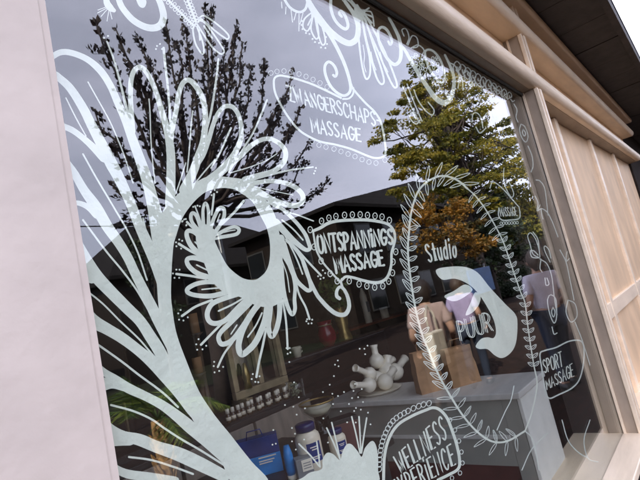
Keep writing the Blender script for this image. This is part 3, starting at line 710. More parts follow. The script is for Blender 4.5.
dots = at(160,220,6.4,[(103,143),(123,125),(142,133),(105,168),(135,183),(105,318),(125,318),(83,342),(93,370),(123,370),(142,10),(168,35),(155,-4)]) \
 + at(160,290,6.4,[(132,128),(117,150),(122,190),(150,195),(178,175),(247,315),(232,348),(238,382),(272,380),(296,357)]) \
 + at(190,340,6.4,[(155,140),(152,167),(157,207),(187,198),(212,172),(395,250),(445,232),(418,268),(437,270),(402,218)]) \
 + at(240,220,6.4,[(500,360),(515,377),(535,370),(545,340),(530,322)]) + at(240,290,6.4,[(425,200),(430,187),(438,215),(458,213),(462,190),(305,408),(322,400),(318,372),(298,372)]) \
 + at(160,160,6.4,[(325,205),(330,225),(365,205),(350,192),(213,300),(240,292),(255,296),(145,390),(165,378),(170,415)]) + [(315,171),(314,173.5),(316,168),(157,46),(156,49),(160,44),(162,49),(108,36),(104,38)]
for x, y in dots: A.dot(x, y, .95)
A.done('painted_dots')
# --- scroll from the eye to the oval label
A.stroke([(303,262,3.4),(308,276,3.6),(316,293,3.8),(321,300,4),(329,308.5,4.2),(337,314,4.4),(345,314.3,4.4),(349,307.5,4),(348,298,3.6),(344,289.5,3.2),(339.7,287,3),(336.8,291,3.2),(336.8,296,3.6),(339.5,298.5,3.6)])
A.stroke([(342.6,287.5),(341,282),(342,279)], 2.4); A.done('painted_scroll')
# --- oval label: ONTSPANNINGS MASSAGE
A.stroke([(313,231,2.8),(320,228,3.2),(328,223.4,3.2),(337.5,221,3),(351.6,220,3),(367,220,3),(381,222,2.8),(389,225,2.6),(393.8,231,2.6),(395,239,2.4),(393.5,246,2.4),(391.6,253,2.4),(391.2,265,2.5),(388,276,2.8),(382.5,281.2,3),(374.7,282.7,3),(363.8,280.6,2.8),(352.8,277.5,2.7),(345.8,276.7,2.6),(342,280,2.4)])
A.stroke([(313,231),(314.8,242),(317,251.6),(323,262.5),(331,272),(341,283)], 1.9); A.done('painted_label_outline')
for x, y in at(300,200,6.4,[(65,190),(138,135),(185,115),(230,105),(285,97),(335,95),(385,94),(432,98),(480,102),(525,108),(572,130),(90,300),(135,390)]) + at(320,240,6.4,[(187,262),(250,282),(300,294),(350,302),(402,294),(440,264),(464,210),(467,140),(485,75),(65,215),(110,262)]):
    A.ring(x, y, 2.2, 3.1, .85); A.dot(x, y, .5)
A.done('painted_scallops')

# --- lettering: single-stroke hand-drawn capitals
FONT = {
 'A': (1, [[(0,0),(.5,1),(1,0)],[(.18,.36),(.82,.36)]]), 'C': (.9, ['c',[(.95,.82),(.7,1),(.3,.95),(.03,.6),(.05,.3),(.3,.04),(.65,0),(.95,.18)]]),
 'E': (.75, [[(1,1),(0,1),(0,0),(1,0)],[(0,.52),(.85,.52)]]), 'G': (.95, ['c',[(.95,.84),(.65,1),(.28,.95),(.02,.6),(.05,.28),(.32,.03),(.7,.04),(.97,.3),(.97,.45)],[(.55,.45),(1,.45)]]),
 'H': (.9, [[(0,0),(0,1)],[(1,0),(1,1)],[(0,.5),(1,.5)]]), 'I': (.2, [[(.5,0),(.5,1)]]), 'i': (.2, [[(.5,0),(.5,.78)],[(.5,1.0),(.5,1.1)]]),
 'L': (.7, [[(0,1),(0,0),(1,0)]]), 'M': (1.15, [[(0,0),(.1,1),(.5,.25),(.9,1),(1,0)]]), 'N': (.9, [[(0,0),(0,1),(1,0),(1,1)]]),
 'O': (.95, ['c',[(.5,1),(.12,.85),(0,.5),(.12,.15),(.5,0),(.88,.15),(1,.5),(.88,.85),(.52,1)]]), 'P': (.75, [[(0,0),(0,1)],'c',[(0,1),(.6,.97),(1,.75),(.7,.5),(0,.45)]]),
 'R': (.8, [[(0,0),(0,1)],'c',[(0,1),(.6,.97),(.95,.76),(.65,.53),(0,.48)],[(.45,.48),(1,0)]]), 'S': (.75, ['c',[(.95,.86),(.6,1),(.15,.92),(.08,.7),(.45,.52),(.9,.34),(.9,.12),(.5,0),(.05,.12)]]),
 'T': (.85, [[(0,1),(1,1)],[(.5,1),(.5,0)]]), 'U': (.9, ['c',[(0,1),(0,.35),(.2,.05),(.5,0),(.8,.05),(1,.35),(1,1)]]), 'W': (1.25, [[(0,1),(.25,0),(.5,.75),(.75,0),(1,1)]]),
 'X': (.85, [[(0,0),(1,1)],[(0,1),(1,0)]]), 'Z': (.8, [[(0,1),(1,1),(0,0),(1,0)]]), '-': (.45, [[(0,.45),(1,.45)]]),
 't': (.5, [[(.5,1.0),(.5,0),(.95,.04)],[(0,.68),(1,.68)]]), 'u': (.6, ['c',[(0,.68),(0,.25),(.3,0),(.75,.08),(1,.3)],[(1,.68),(1,0)]]),
 'd': (.65, ['c',[(1,.5),(.6,.68),(.1,.52),(.05,.18),(.45,0),(1,.2)],[(1,1.05),(1,0)]]), 'o': (.6, ['c',[(.5,.68),(.1,.52),(0,.34),(.1,.12),(.5,0),(.9,.12),(1,.34),(.9,.55),(.52,.68)]])}
def text(word, TL, BL, TR, BR, w, gap=.32, jit=.0, outline=False):
    tot = sum(FONT[c][0] for c in word) + gap*(len(word)-1); u0 = 0
    TL, BL, TR, BR = map(lambda p: Vector((p[0], p[1])), (TL, BL, TR, BR))
    for c in word:
        wd, st = FONT[c]; curve = False; dy = random.uniform(-jit, jit)
        for s_ in st:
            if s_ == 'c': curve = True; continue
            pts = []
            for x, y in s_:
                u = (u0 + x*wd)/tot; q = BL.lerp(BR, u).lerp(TL.lerp(TR, u), y+dy); pts.append((q.x, q.y))
            if outline:
                for off in (-.85, .85):
                    A.stroke([(x+off, y+off*.25) for x, y in pts], w, sm=curve, n=4)
            else: A.stroke(pts, w, sm=curve, n=4)
            curve = False
        u0 += wd + gap
    A.done('lettering', label='white hand-drawn word ' + word.upper().strip('-'))
text('ONTSPANNiNGS', (316.5,235), (319,253.5), (391.5,229), (393,243.5), 2.4, .36, .02)
text('MASSAGE', (333.5,257), (336.5,273), (381.5,250.5), (384,265), 2.4, .36, .02)
text('ZWANGERSCHAPS-', (286,85), (290.5,100.5), (379,113.5), (380,127), 1.5, .34, .02)
text('MASSAGE', (310,117.5), (312.5,132), (360,129), (361,141.5), 1.6, .36, .02)
# --- upper label outline, scallops and scrolls
A.stroke([(341,98),(327,91),(311.6,84),(296,78.8),(286.5,76.4),(279,75.6),(274.4,78.6),(274,86.5),(276,95),(282,107),(289.7,119),(298,129),(307,135.5),(320,141.5),(335.6,144.7),(351,149),(367,155.6),(375,158),(382.5,157),(385.6,152),(384.8,141.6),(381,122.8),(374.7,112),(365,102.5),(354,90),(351,84)], 2.1)
A.done('painted_label_outline')
for x, y in [(271,73),(277,71.5),(284,71),(291,72),(299,74),(306,76.5),(313,79.5),(320,83),(327,87), (312,141),(319,145),(326,147),(334,149),(341,151.5),(348,154),(355,156.5),(362,159.5),(369,162),(376,163),(385,160)]:
    A.ring(x, y, 2.2, 2.4, .45)
A.done('painted_scallops', 'thin')
A.stroke([(307,-4,4),(309,4,4.5),(314,13,4.5),(320,22,4.5),(328,32,4.2),(335,44,3.6),(342,58,3.4),(347.5,72.5,3.2),(350.6,86,3),(349,93,2.8),(343,95.6,2.8),(335,91,2.8),(328.8,83,2.8),(325,72.5,2.8),(325.3,65,2.8),(329,61.8,2.8),(334,65.5,2.8),(336.8,72.5,2.8),(335.4,76.5,2.6),(333.2,75,2.4)])
A.stroke([(343,99),(349,98.4),(353,94),(353.5,88)],1.8)
A.stroke([(309,2,5),(314,10,5),(320,18.5,5.5),(328,29,6),(337.5,37.5,6),(347.5,43,6),(354,41.5,6),(357.5,36,5.5),(358,25,5),(353.7,14,4),(347.5,5,3.6),(342,-3,3.5)])
A.stroke([(331,-3,3),(330.8,7.5,3),(333.7,17.5,3),(339,25,3),(345.5,29,3.2),(348,25,3),(345,15.5,3),(341,11,2.8),(339.4,13.5,2.8),(341.7,16.5,2.6)])
A.stroke([(283,-3),(290,7.5),(298.7,12),(305,9.5),(307.5,2),(308,-3)], 2.6); A.done('painted_scroll')
for p in ([(311,13),(304.5,19),(303,27),(307.5,31),(311.5,23),(312,14)],[(313,16),(311,29),(315.5,38.5),(318.7,35.5),(316.5,20),(314,14)],[(315,17),(318,33),(322,44.5),(325.4,41.5),(322.5,28),(317,17)],[(308,25),(311,19)]): A.stroke(p, 1.6)
for x, y in ((302,21),(301.5,25),(302.5,29),(306,33),(309.5,34),(312.5,39),(315,42),(319,43),(321,47.5),(325.5,48),(327,44),(326,37),(324.5,31)): A.dot(x, y, 1.0)
for p in ([(281.5,2),(282,8)],[(286,7),(285.6,14)],[(291,10),(292.5,22)],[(296,13),(294,20)],[(299,14),(299,31)],[(303,13),(300,24)]): A.stroke(p, .9)
A.done('painted_shell')
for p in ([(360,14),(358.3,24),(358.7,38),(361.5,62),(365,77),(368,78.5),(370.2,72),(369.5,57),(365,36),(362,18)],[(362,16),(365,34),(370,54),(376,76),(381,84),(384,81),(381,68),(374,47),(365,18)],[(363,15),(370,33),(380,56),(388,76),(394,87),(397,85),(393,72),(383,48),(366,16)]): A.stroke(p, 1.9)
A.poly([(354,9),(357,4),(361,9),(366,10),(364,15),(360,22),(356,20)])
for a_, b_ in (((361,12),(351,0)),((360,11),(347,-1)),((363,12),(369,8)),((363,13),(373,17)),((364,14),(372,23)),((357,10),(352,4))): A.stroke([a_, b_], 1.7)
for p in ([(363,45),(364.5,55),(364,64),(366,72)],[(371,52),(373,62),(376,70)],[(380,52),(383,62),(388,72)]): A.stroke(p, .9)
A.stroke([(366,11),(371,12),(373,18),(374,26)],1.4); A.done('painted_feather_fan')
A.stroke([(388.2,41.5,2.2),(390.4,44.6,2.4),(391.9,41,2.6),(390,35,2.6),(386,29,2.7),(381.5,27.2,2.7),(378.2,31,2.7),(378.7,40,2.8),(382.5,50,3),(388.5,60,3.2),(395,64.5,3.6),(400,60,3.6),(401,50,3.6),(399,38,3.4),(394,27,3),(389,18,2.6)]); A.done('painted_scroll')
A.stroke([(402,46,2.5),(406.6,53,3),(414.4,67,3.6),(425.3,84,4.2),(434.7,97,5),(442.5,102.5,5.5),(449,100.5,5),(453,91,4),(454,78,3.2),(450,65.6,2.6),(445,55,2.2)])
A.stroke([(425,52),(428,65.6),(434.7,76.6),(441.8,82.8),(444.8,78),(442.5,65.6),(437.8,56),(431,50)], 2.3, True); A.done('painted_shell')
random.seed(3)
for i in range(34):
    f = random.random(); x = 412+36*f+random.uniform(-3,3); y = 58+34*f+random.uniform(-9,6)
    if (x-435)**2/90+(y-66)**2/290 > 1: A.ring(x, y, random.uniform(1.0,1.8), random.uniform(1.3,2.3), .7, n=6)
for i in range(10): A.ring(random.uniform(431,439), random.uniform(56,74), 1.2, 1.7, .7, n=6)
A.done('painted_scallops', 'thin')
for p in ([(404,36),(402,30),(406,29),(409,37),(407,44)],[(408,45),(412,36),(417,38),(418,46),(413,48)],[(411,48),(418,45),(424,50),(422,55)],[(448,62),(455,66),(459,76),(458,88)],[(456,70),(462,78),(463,90)],[(463,74),(467,71),(471,77),(472,86),(468,84)],[(474,80),(479,86),(484,86),(483,80)],[(490,82),(495,88),(500,92)],
          [(403,87),(408,98),(411,106),(417.5,119),(420,123)],[(407,84),(413,100),(418,112),(422,121)],[(414,90),(418,100),(425,110),(432,115),(434,110),(428,102)],[(416,119),(412,112),(410,118),(416,124),(420,120)],
          [(472,122),(473,114),(477,113),(481,118),(483,128)],[(484,118),(487,113),(491,116),(488,126)],[(476,127),(480,133),(486,128)]): A.stroke(p, 1.25)
for k in range(11):
    f_ = k/10; x = 458+52*f_; y = 66+29*f_; q_ = 4.6-1.8*f_
    A.stroke([(x-q_*.9, y+q_*1.6), (x-q_, y), (x-q_*.3, y-q_), (x+q_*.5, y-q_*.3), (x+q_*.5, y+q_*.7), (x-q_*.1, y+q_*.8), (x-q_*.2, y+q_*.2)], 1.1)
    A.stroke([(x+q_*.2, y+q_*1.4), (x+q_*.9, y+q_*2.3), (x+q_*1.6, y+q_*2.0)], .9)
    if k % 2: A.ring(x-q_*.4, y+q_*2.4, 1.2, 1.9, .7, .3, 7)
A.done('painted_curls', 'thin')
# --- ornament top left
A.stroke([(118,-4,6),(120,3,6),(124,10,6),(133,20,6.3),(144,26.4,6.6),(153.4,28,7),(160.5,25,7.5),(163.5,17,7),(162,8,6.5),(159,0,6),(156,-5,6)]); A.poly([(136,-3),(139,6),(144,7.6),(146.5,2),(143,-4)])
A.stroke([(106,-4,5),(107,3,6.5),(110.5,8,6.5),(114,10.5,4)])
for p in ([(107,8),(97.5,13)],[(107.5,9),(101,16.5)],[(109,10),(107,21)],[(110,11),(112,19)],[(106,7),(98,10)]): A.stroke(p, .8)
A.done('painted_scroll')
for q0, q1 in (((166,-2),(194,26)),((186,-4),(196,22))):
    for k in range(9):
        t_ = k/8; x = q0[0]+(q1[0]-q0[0])*t_; y = q0[1]+(q1[1]-q0[1])*t_
        A.ring(x-1.6, y+1.2, 1.7, 1.5, .9, .8, 6); A.ring(x+1.8, y-1.0, 1.6, 1.4, .8, .8, 6)
    A.stroke([q0, q1], 1.9, sm=False)
for p in ([(196,24),(193,29),(195,42),(199,50),(202.5,54),(204,50),(202,40),(197,27)],[(197,24),(207.5,40.6),(214,49),(221,54),(224,51),(218,40.6),(206,24),(199,20)],[(198,22),(201,19),(213.8,29.7),(222,36),(227.5,39),(228.4,35),(220,26.6),(205,16),(199,18)],[(199,30),(200,40)],[(204,26),(212,38)]): A.stroke(p, 1.7)
A.done('painted_feather_fan')
# --- wreath of leaves
stem1 = [(525,431),(507.5,441),(492.5,441.5),(477.5,432),(462.5,415),(447.5,391),(437.5,372.5),(430,354),(423,337),(417.5,317.5),(413.7,299),(411,281),(408.6,262),(408,247),(409,232),(410.5,217),(413.6,203),(419,190),(428.4,181),(439.4,176.3),(450,177),(459.7,181.7),(467.5,188.7)]
stem2 = [(467.5,188.7),(475,195.5),(484,207),(492.5,221),(499,233),(503.7,243),(509,258),(515,276),(521,293),(525,303),(527.6,324),(530.5,345),(534,366),(537,385),(532,412),(525,431)]
A.stroke([(x, y, 1.9) for x, y in stem1]); A.stroke([(x, y, 1.3) for x, y in stem2]); A.done('painted_stem')
def leaf_out(p, d, L, wd, w=.8, fold=True):
    n = Vector((-d.y, d.x)); a = Vector(p)
    l = lambda t, s: a + d*L*t + n*wd*s
    A.stroke([tuple(l(0,0)), tuple(l(.3,.8)), tuple(l(.65,.8)), tuple(l(1,.1)), tuple(l(.6,-.5)), tuple(l(.25,-.55)), tuple(l(0,0))], w, n=4)
    if fold: A.stroke([tuple(l(.05,0)), tuple(l(.5,.25)), tuple(l(.85,.1))], w*.8, n=3)
def along(stem, step, fn):
    sm_ = smooth(stem, 10); acc = 0; k = 0
    for a_, b_ in zip(sm_, sm_[1:]):
        l = math.hypot(b_[0]-a_[0], b_[1]-a_[1]); acc += l
        if acc > step: acc = 0; fn(Vector(b_), Vector((b_[0]-a_[0], b_[1]-a_[1])).normalized(), k); k += 1
def rot(d, a): c, s_ = math.cos(a), math.sin(a); return Vector((d.x*c-d.y*s_, d.x*s_+d.y*c))
def f1(p, d, k):
    if p.y > 395: 
        leaf_out(p, rot(d, 1.2), 13, 2.0, .6, k % 2 == 0); leaf_out(p, rot(d, -1.1), 15, 1.8, .6, False)
    elif p.y > 225: leaf_out(p, rot(d, -.55), 16 if k % 2 else 13, 3.0, .8); leaf_out(p, rot(d, 1.15), 9.5, 2.8, .8)
    else: leaf_out(p, rot(d, -.75), 17, 2.0, .75, False); leaf_out(p, rot(d, 2.1), 13, 1.8, .75, False)
along(stem1, 9.5, f1); A.done('painted_leaves', 'thin')
def f2(p, d, k):
    if p.y < 236: leaf_out(p, rot(d, 1.3), 10, 1.3, .6, False); leaf_out(p, rot(d, -1.3), 8, 1.3, .6, False)
    elif p.y < 372: leaf_out(p, rot(d, 2.2), 7, 2.2, .65); leaf_out(p, rot(d, -2.2), 7, 2.2, .65)
along(stem2, 7.5, f2); A.done('painted_leaves', 'thin')
# --- shop name and logo
text('Studio', (424.5,245), (429,262), (455,239.5), (456.5,257), 1.7, .5, .0)
A.poly([(436,270),(450,266.7),(465,267),(477.5,272.5),(490,287.5),(505,303.7),(515.5,314.5),(517.5,325),(516,342.5),(511,352.5),(502.5,358),(495,355.5),(487.5,349.2),(479.5,349),(475.7,346),(481,339),(487.5,337.3),(493.5,338),(496,332),(493.7,320),(486,305),(477.5,292.5),(467.5,283.7),(455,278.7),(442,279.5)])
A.poly([(444.5,296),(453.7,291),(465,284.5),(472.5,289.5),(466,296),(456,301),(448.7,300)])
A.poly([(465.5,315),(470,304),(475,292.5),(480.5,296),(478.7,305),(472.5,312.5)]); A.done('painted_logo', label='white swooping mark of the shop name')
text('PUUR', (457,321.5), (461,340.5), (488,312), (492.5,330.5), .8, .4, .0, True)
# --- bottom label: WELLNESS EXPERIENCE
A.stroke([(383.5,482),(384.4,457),(388.8,439),(397.7,425),(412,416),(426,410),(433,407.7),(440,410),(447,418),(452.6,432),(457,446),(459.6,460.5),(458,469),(449,474.6),(438,480)], 2.9); A.done('painted_label_outline')
sm_ = smooth([(379,474),(380,455),(384,437),(393,421),(408,411),(422,405),(433,402.5)], 8); acc = 0
for a_, b_ in zip(sm_, sm_[1:]):
    acc += math.hypot(b_[0]-a_[0], b_[1]-a_[1])
    if acc > 4.3: acc = 0; A.ring(b_[0], b_[1], 2.3, 2.9, .8, .4, 8)
for x, y in ((450,420),(455,430),(459,441),(461.5,452),(462.5,463),(460,473),(452,478)): A.ring(x, y, 1.8, 2.2, .7, 0, 6)
A.done('painted_scallops', 'thin')
text('WELLNESS', (393.5,457), (401,474), (441.5,416), (446.8,439), 1.6, .55, .02)
text('EXPERiENCE', (391,482), (398,500), (450.5,444), (455.5,464), 1.6, .55, .02)
# --- lotus with stamens and scattered dots
A.poly([(290,486),(303,477.5),(310,472.5),(321.7,469),(322.5,460),(326.7,453),(333,454),(340,460),(342.5,451.7),(346.7,444.5),(351.7,444.5),(358,451.7),(361.7,456.7),(365,448),(371.7,441),(375.8,445),(378,456.7),(378,470),(376.7,484),(340,490)]); A.done('painted_lotus')
for p in ([(340,459),(336,440),(331.7,422.5)],[(340,459),(334,444),(326.7,428)],[(360,453),(356,434),(351.7,416.7)],[(361,453),(360,434),(359,416.7)],[(361.5,453),(364,435),(366.7,418)],[(320,467),(310,455),(299,444)],[(320,467),(318.5,454),(316.7,441.7)]): A.stroke(p, 1.5)
A.done('painted_stamen')
for x, y in at(280,330,6.4,[(375,232),(352,222),(370,195),(345,295),(318,350),(335,408),(470,390),(500,430),(523,378),(480,345),(545,155),(510,120),(60,205),(90,335),(540,120),(560,100),(120,430)]) + at(230,400,6,[(380,40),(330,30),(400,88),(450,50),(260,180),(372,168),(390,202),(372,248),(395,297),(445,237),(255,268),(275,262)]) + at(300,400,6,[(245,68),(365,58),(408,76),(423,146),(335,135),(283,134),(140,110),(168,255),(325,66)]) + [(344,392),(352,398),(349,404),(356,408),(338,396),(363,402),(333,404),(323,392)]:
    A.dot(x, y, .85)
A.done('painted_dots')
# --- small labels and flowers at the right edge
A.stroke([(518.5,206.5),(511,198),(505,191),(498,184.5),(492.5,182),(490,188)], 1.1); A.stroke([(504,168),(503.5,176),(505,186),(511,197),(513.7,194),(511,186),(508,180)], 1.0)
A.stroke([(519,207),(520,213),(519,218.5),(511,220),(502,220),(498.5,215),(499,208)], 1.2)
for k in range(7): A.ring(501+k*2.7, 223.3-k*.1, 1.1, 1.5, .6, 0, 6)
A.done('painted_label_outline', 'thin')
text('MASSAGE', (499,207.3), (501,216.3), (515.5,207), (517.5,215.5), .7, .4)
A.stroke([(582,342),(570,341),(556,347.5),(545,350.5),(540,354),(541.7,368),(543.8,382),(546,394),(550,398.3),(558,395),(572,388),(580,378),(584,358)], 1.4, True)
A.done('painted_label_outline', 'thin')
text('SPORT', (542.5,360.5), (544.5,373), (561,351.5), (563,366), 1.1, .38)
text('MASSAGE', (545.5,380.5), (547,389.5), (572,363.5), (574,376), 1.0, .38)
for p in ([(540,258),(533,254),(530,244),(527.7,236),(531,233),(536,240),(539,250),(540,258)],[(540,258),(532,257),(530.5,251),(534,251),(538,255)],[(540,259),(538,240),(533,232)],[(540,259),(547,264),(551.6,276),(554,295),(557,315)],[(550,262),(544.5,250),(545,246),(549,250),(551,258)],[(541,259),(540,268),(542,272)],
          [(548.7,296),(547.5,302),(550,314.5),(554,323),(556.5,317),(556,300),(551.6,295),(548.7,296)],[(553,307),(551.5,312),(553.5,317),(555,312),(553,307)],[(545,278),(546,285),(549,284),(547,278)],[(552,327),(554,334),(557,333)],
          [(536,180),(540,181),(544.5,188),(546.6,202),(548,215)],[(537.5,211),(541.7,208.7),(547,212),(551,219),(554,226),(558,237)],[(541,209),(542,216),(543,219)],[(535,196),(538,203),(537,211),(540,205)],[(521,124),(519.5,130),(522,138),(526,142),(528,136),(525,127),(521,124)],[(523,129),(522.5,133),(524.5,136),(525.5,133),(523,129)],[(528,146),(532,156),(533,166),(531,172)],[(514,104),(517,110),(516,117),(518,122)],
          [(497,430),(505,412),(511,400),(514,386)],[(525,431),(532,438),(536,452),(539,470)],[(522,470),(530,452),(538,442),(548,433)]): A.stroke(p, 1.05)
A.done('painted_flower', 'thin')
# dabs continuing past the right of the small label
for p in ([(568,300),(566,312),(571,322),(577,316),(575,304),(568,300)],[(560,250),(566,262),(570,280),(574,300)],[(566,262),(572,255),(573,247),(567,252),(566,262)],[(575,322),(582,340),(590,365)],[(590,420),(584,440),(588,458),(598,462)],[(562,420),(568,440),(578,452),(588,458)]): A.stroke(p, 1.05)
A.done('painted_flower', 'thin')

# ------------------------------------------------------------------ inside the shop
# cabinet standing end-on to the glass
CZ = .95
t = thing('display_cabinet', (2.66, .26, 0), 'grey-green cabinet with pale top standing end-on to the glass', 'cabinet')
box('cabinet_top', -.03, .46, -.02, 1.42, CZ-.035, CZ, K['counter_top'], t, .006)
box('side_panel', 0, .03, .10, 1.40, .55, CZ-.037, K['counter'], t)
box('side_panel', 0, .03, .012, .098, .04, CZ-.037, K['counter'], t)
box('side_panel', .012, .03, .10, 1.40, .04, .55, K['maroon'], t)
box('ledge', -.012, 0.0, .10, 1.40, .70, .72, K['counter_top'], t)
box('end_panel', -.004, .43, -.012, .01, .03, CZ-.037, K['whitepanel'], t, .004)
box('back_panel', .40, .43, .012, 1.40, .03, CZ-.037, K['counter'], t)
# white many-necked vase on a dish
g0 = GZ(380, 392, CZ); yy = g0.y
t = thing('bud_vase_cluster', g0, 'white ceramic cluster of round bud vases on a dish', 'vase')
sc_ = pxm(380, 375, yy, 1)
bm = bmesh.new(); lathe_bm(bm, [(0,.0),(18*sc_,0),(22*sc_,.016),(23*sc_,.02),(20*sc_,.018),(0,.012)], 28)
link('dish', bm2me(bm, 'dish', True), K['white'], t)
for (bx, by, br, nx, ny, dy) in ((376.7,361,7,373.5,345,.05),(369.7,374,6,355,368,0),(369,385,6.2,353,385,-.03),(387,372,8,387.5,356,0),(385.5,384,7,394,371,-.07),(398,384,8,407.5,370,.02),(386,366,6,393,359,.07),(377,379,7,378,379,.03)):
    c_ = G(bx, by, yy+dy) - g0; nk = G(nx, ny, yy+dy) - g0; r = br*sc_*1.14
    d_ = nk - c_; L = max(d_.length, r*1.6)
    if d_.length < .01: d_ = Vector((0, 0, 1))
    c_.z = max(c_.z, r+.012)
    bm = bmesh.new()
    lathe_bm(bm, [(0,-r),(r*.5,-r*.87),(r*.87,-r*.5),(r,0),(r*.87,r*.5),(r*.5,r*.85),(r*.42,r*1.0),(r*.40,L*.8),(r*.54,L),(r*.45,L),(r*.3,L*.8),(0,r*.9)], 18, c_, d_)
    link('bud_vase', bm2me(bm, 'bud_vase', True), K['white'], t)
# brown paper bags on the cabinet
for (px, py, w_, h_, lab) in ((431,391,.17,.26,'brown paper bag behind the painted leaf stem, left of the pair on the cabinet'), (464,384,.20,.24,'wider brown paper bag, right of the pair on the cabinet')):
    b_ = GZ(px, py, CZ); t = thing('paper_bag', b_, lab, 'paper bag', 'paper bags on the cabinet', math.radians(-38))
    bm = bmesh.new(); n = 6
    prof = [(-w_/2,-.05),(w_/2,-.05),(w_/2,.05),(-w_/2,.05)]; rings = []
    for k in range(n+1):
        f_ = k/n; z = h_*f_; q_ = 1-.10*f_; rings.append([bm.verts.new((x*q_+random.uniform(-.003,.003), y*(1-.35*f_)+random.uniform(-.004,.004), z)) for x, y in prof])
    for r0, r1 in zip(rings, rings[1:]):
        for j in range(4): bm.faces.new((r0[j], r0[(j+1)%4], r1[(j+1)%4], r1[j]))
    bm.faces.new(rings[0][::-1]); link('bag_body', bm2me(bm, 'bag_body'), K['kraft'], t)
    tube('handle', [(-.04,-.03,h_-.02),(-.035,-.03,h_+.05),(.035,-.03,h_+.05),(.04,-.03,h_-.02)], .004, K['kraft'], t, 6)
    box('folded_rim', -w_*.455, w_*.455, -.038, -.034, h_-.03, h_, K['kraft'], t)
# low table with the skin-care products
TZ = .95
t = thing('display_table', (1.75, 1.0, 0), 'dark table under the skin-care products', 'table')
box('tabletop', -.6, .2, -.38, .40, TZ-.03, TZ, K['black'], t, .004)
for x in (-.55, .13):
    for y in (-.33, .32): box('leg', x, x+.05, y, y+.05, .03, TZ-.03, K['black'], t)
def jar(px, py, r, h, lab, tilt=0):
    b_ = GZ(px, py, TZ); t = thing('lotion_jar', b_, lab, 'jar', 'ivory jars with navy lids', math.radians(-40))
    lathe('jar_body', [(0,0),(r*.9,0),(r,.008),(r,h*.68),(r*.93,h*.76),(r*.7,h*.82),(r*.66,h*.85),(0,h*.85)], K['cream_lotion'], t, 28)
    lathe('lid', [(r*.74,h*.84),(r*.76,h*.84),(r*.78,h*.98),(r*.70,h),(0,h)], K['navy'], t, 24)
    bm = bmesh.new(); n = 10; vs = []
    for i in range(n+1):
        a = math.radians(-90-34+68*i/n) + math.radians(18); vs.append([bm.verts.new((math.cos(a)*r*1.012, math.sin(a)*r*1.012, z)) for z in (h*.22, h*.62)])
    for a, b in zip(vs, vs[1:]): bm.faces.new((a[0], b[0], b[1], a[1]))
    lb = link('label', bm2me(bm, 'label'), K['blue'], t)
    bm = bmesh.new()
    for z, q_ in ((h*.52,.4),(h*.47,.28),(h*.32,.5),(h*.28,.36)):
        pr = []
        for i in range(7):
            a = math.radians(-90+18-24*q_*2+48*q_*2*i/6); pr.append([bm.verts.new((math.cos(a)*r*1.02, math.sin(a)*r*1.02, zz)) for zz in (z, z+h*.022)])
        for a, b in zip(pr, pr[1:]): bm.faces.new((a[0], b[0], b[1], a[1]))
    link('label_print', bm2me(bm, 'label_print'), K['white'], lb)
jar(314, 470, .056, .20, 'large ivory jar with navy lid and blue label on the table')
jar(341, 458, .041, .13, 'smaller ivory jar with navy lid right of the large jar')
# glass bowl behind the jars
b_ = GZ(323, 433, TZ); b_.y = min(b_.y, 1.32)
t = thing('glass_bowl', b_, 'clear footed glass bowl with amber rim behind the jars', 'bowl')
lathe('bowl', [(0,.0),(.05,.0),(.05,.006),(.015,.02),(.015,.06),(.05,.09),(.09,.13),(.10,.17),(.094,.17),(.085,.135),(.045,.098),(0,.09)], K['clear'], t, 26)
lathe('rim', [(.094,.168),(.101,.168),(.102,.176),(.094,.176)], K['brass'], t, 26)
lathe('filling', [(0,.10),(.045,.10),(.08,.135),(.06,.15),(0,.155)], K['cream_lotion'], t, 20)
# blue gift bag, tube and boxes
b_ = GZ(262, 474, TZ); t = thing('gift_bag', b_, 'deep blue gift bag with a brighter blue lower half', 'bag', None, math.radians(-42))
box('bag_body', -.10, .10, -.035, .035, 0, .085, K['cyan'], t, .002); box('bag_top', -.10, .10, -.034, .034, .0855, .165, K['blue'], t, .002)
for z, x0, x1 in ((.075,-.0,.08),(.06,.0,.07),(.05,.0,.06)): box('print_line', x0, x1, -.0375, -.0352, z, z+.005, K['white'], t)
tube('handle', [(-.04,-.03,.16),(-.03,-.03,.20),(.03,-.03,.20),(.04,-.03,.16)], .003, K['blue'], t, 6)
b_ = GZ(275, 480, TZ); t = thing('lotion_tube', b_+Vector((.02,-.09,0)), 'bright blue lotion tube in front of the gift bag', 'tube', None, math.radians(-40))
lathe('tube_body', [(0,.02),(.018,.02),(.021,.04),(.02,.10),(.012,.14),(0,.14)], K['cyan'], t, 16); lathe('cap', [(0,0),(.019,0),(.019,.02),(0,.0201)], K['white'], t, 16)
b_ = GZ(293, 479, TZ); t = thing('product_box', b_+Vector((.02,-.06,0)), 'small grey product box with a white label', 'box', None, math.radians(-35))
box('carton', -.035, .035, -.03, .03, 0, .085, K['grey'], t, .002); box('label', -.012, .033, -.0325, -.0302, .035, .08, K['white'], t); 
for k in range(3): box('print_line', -.006, .026, -.034, -.0327, .045+k*.01, .048+k*.01, K['grey'], t)
b_ = GZ(362, 452, TZ); t = thing('gift_carton', b_+Vector((.03,.1,0)), 'dark red-brown carton right of the smaller jar', 'box', None, math.radians(-30))
box('carton', -.06, .06, -.04, .04, 0, .13, K['maroon'], t, .003); box('carton_lid', -.063, .063, -.043, .043, .13, .15, K['black'], t, .002)
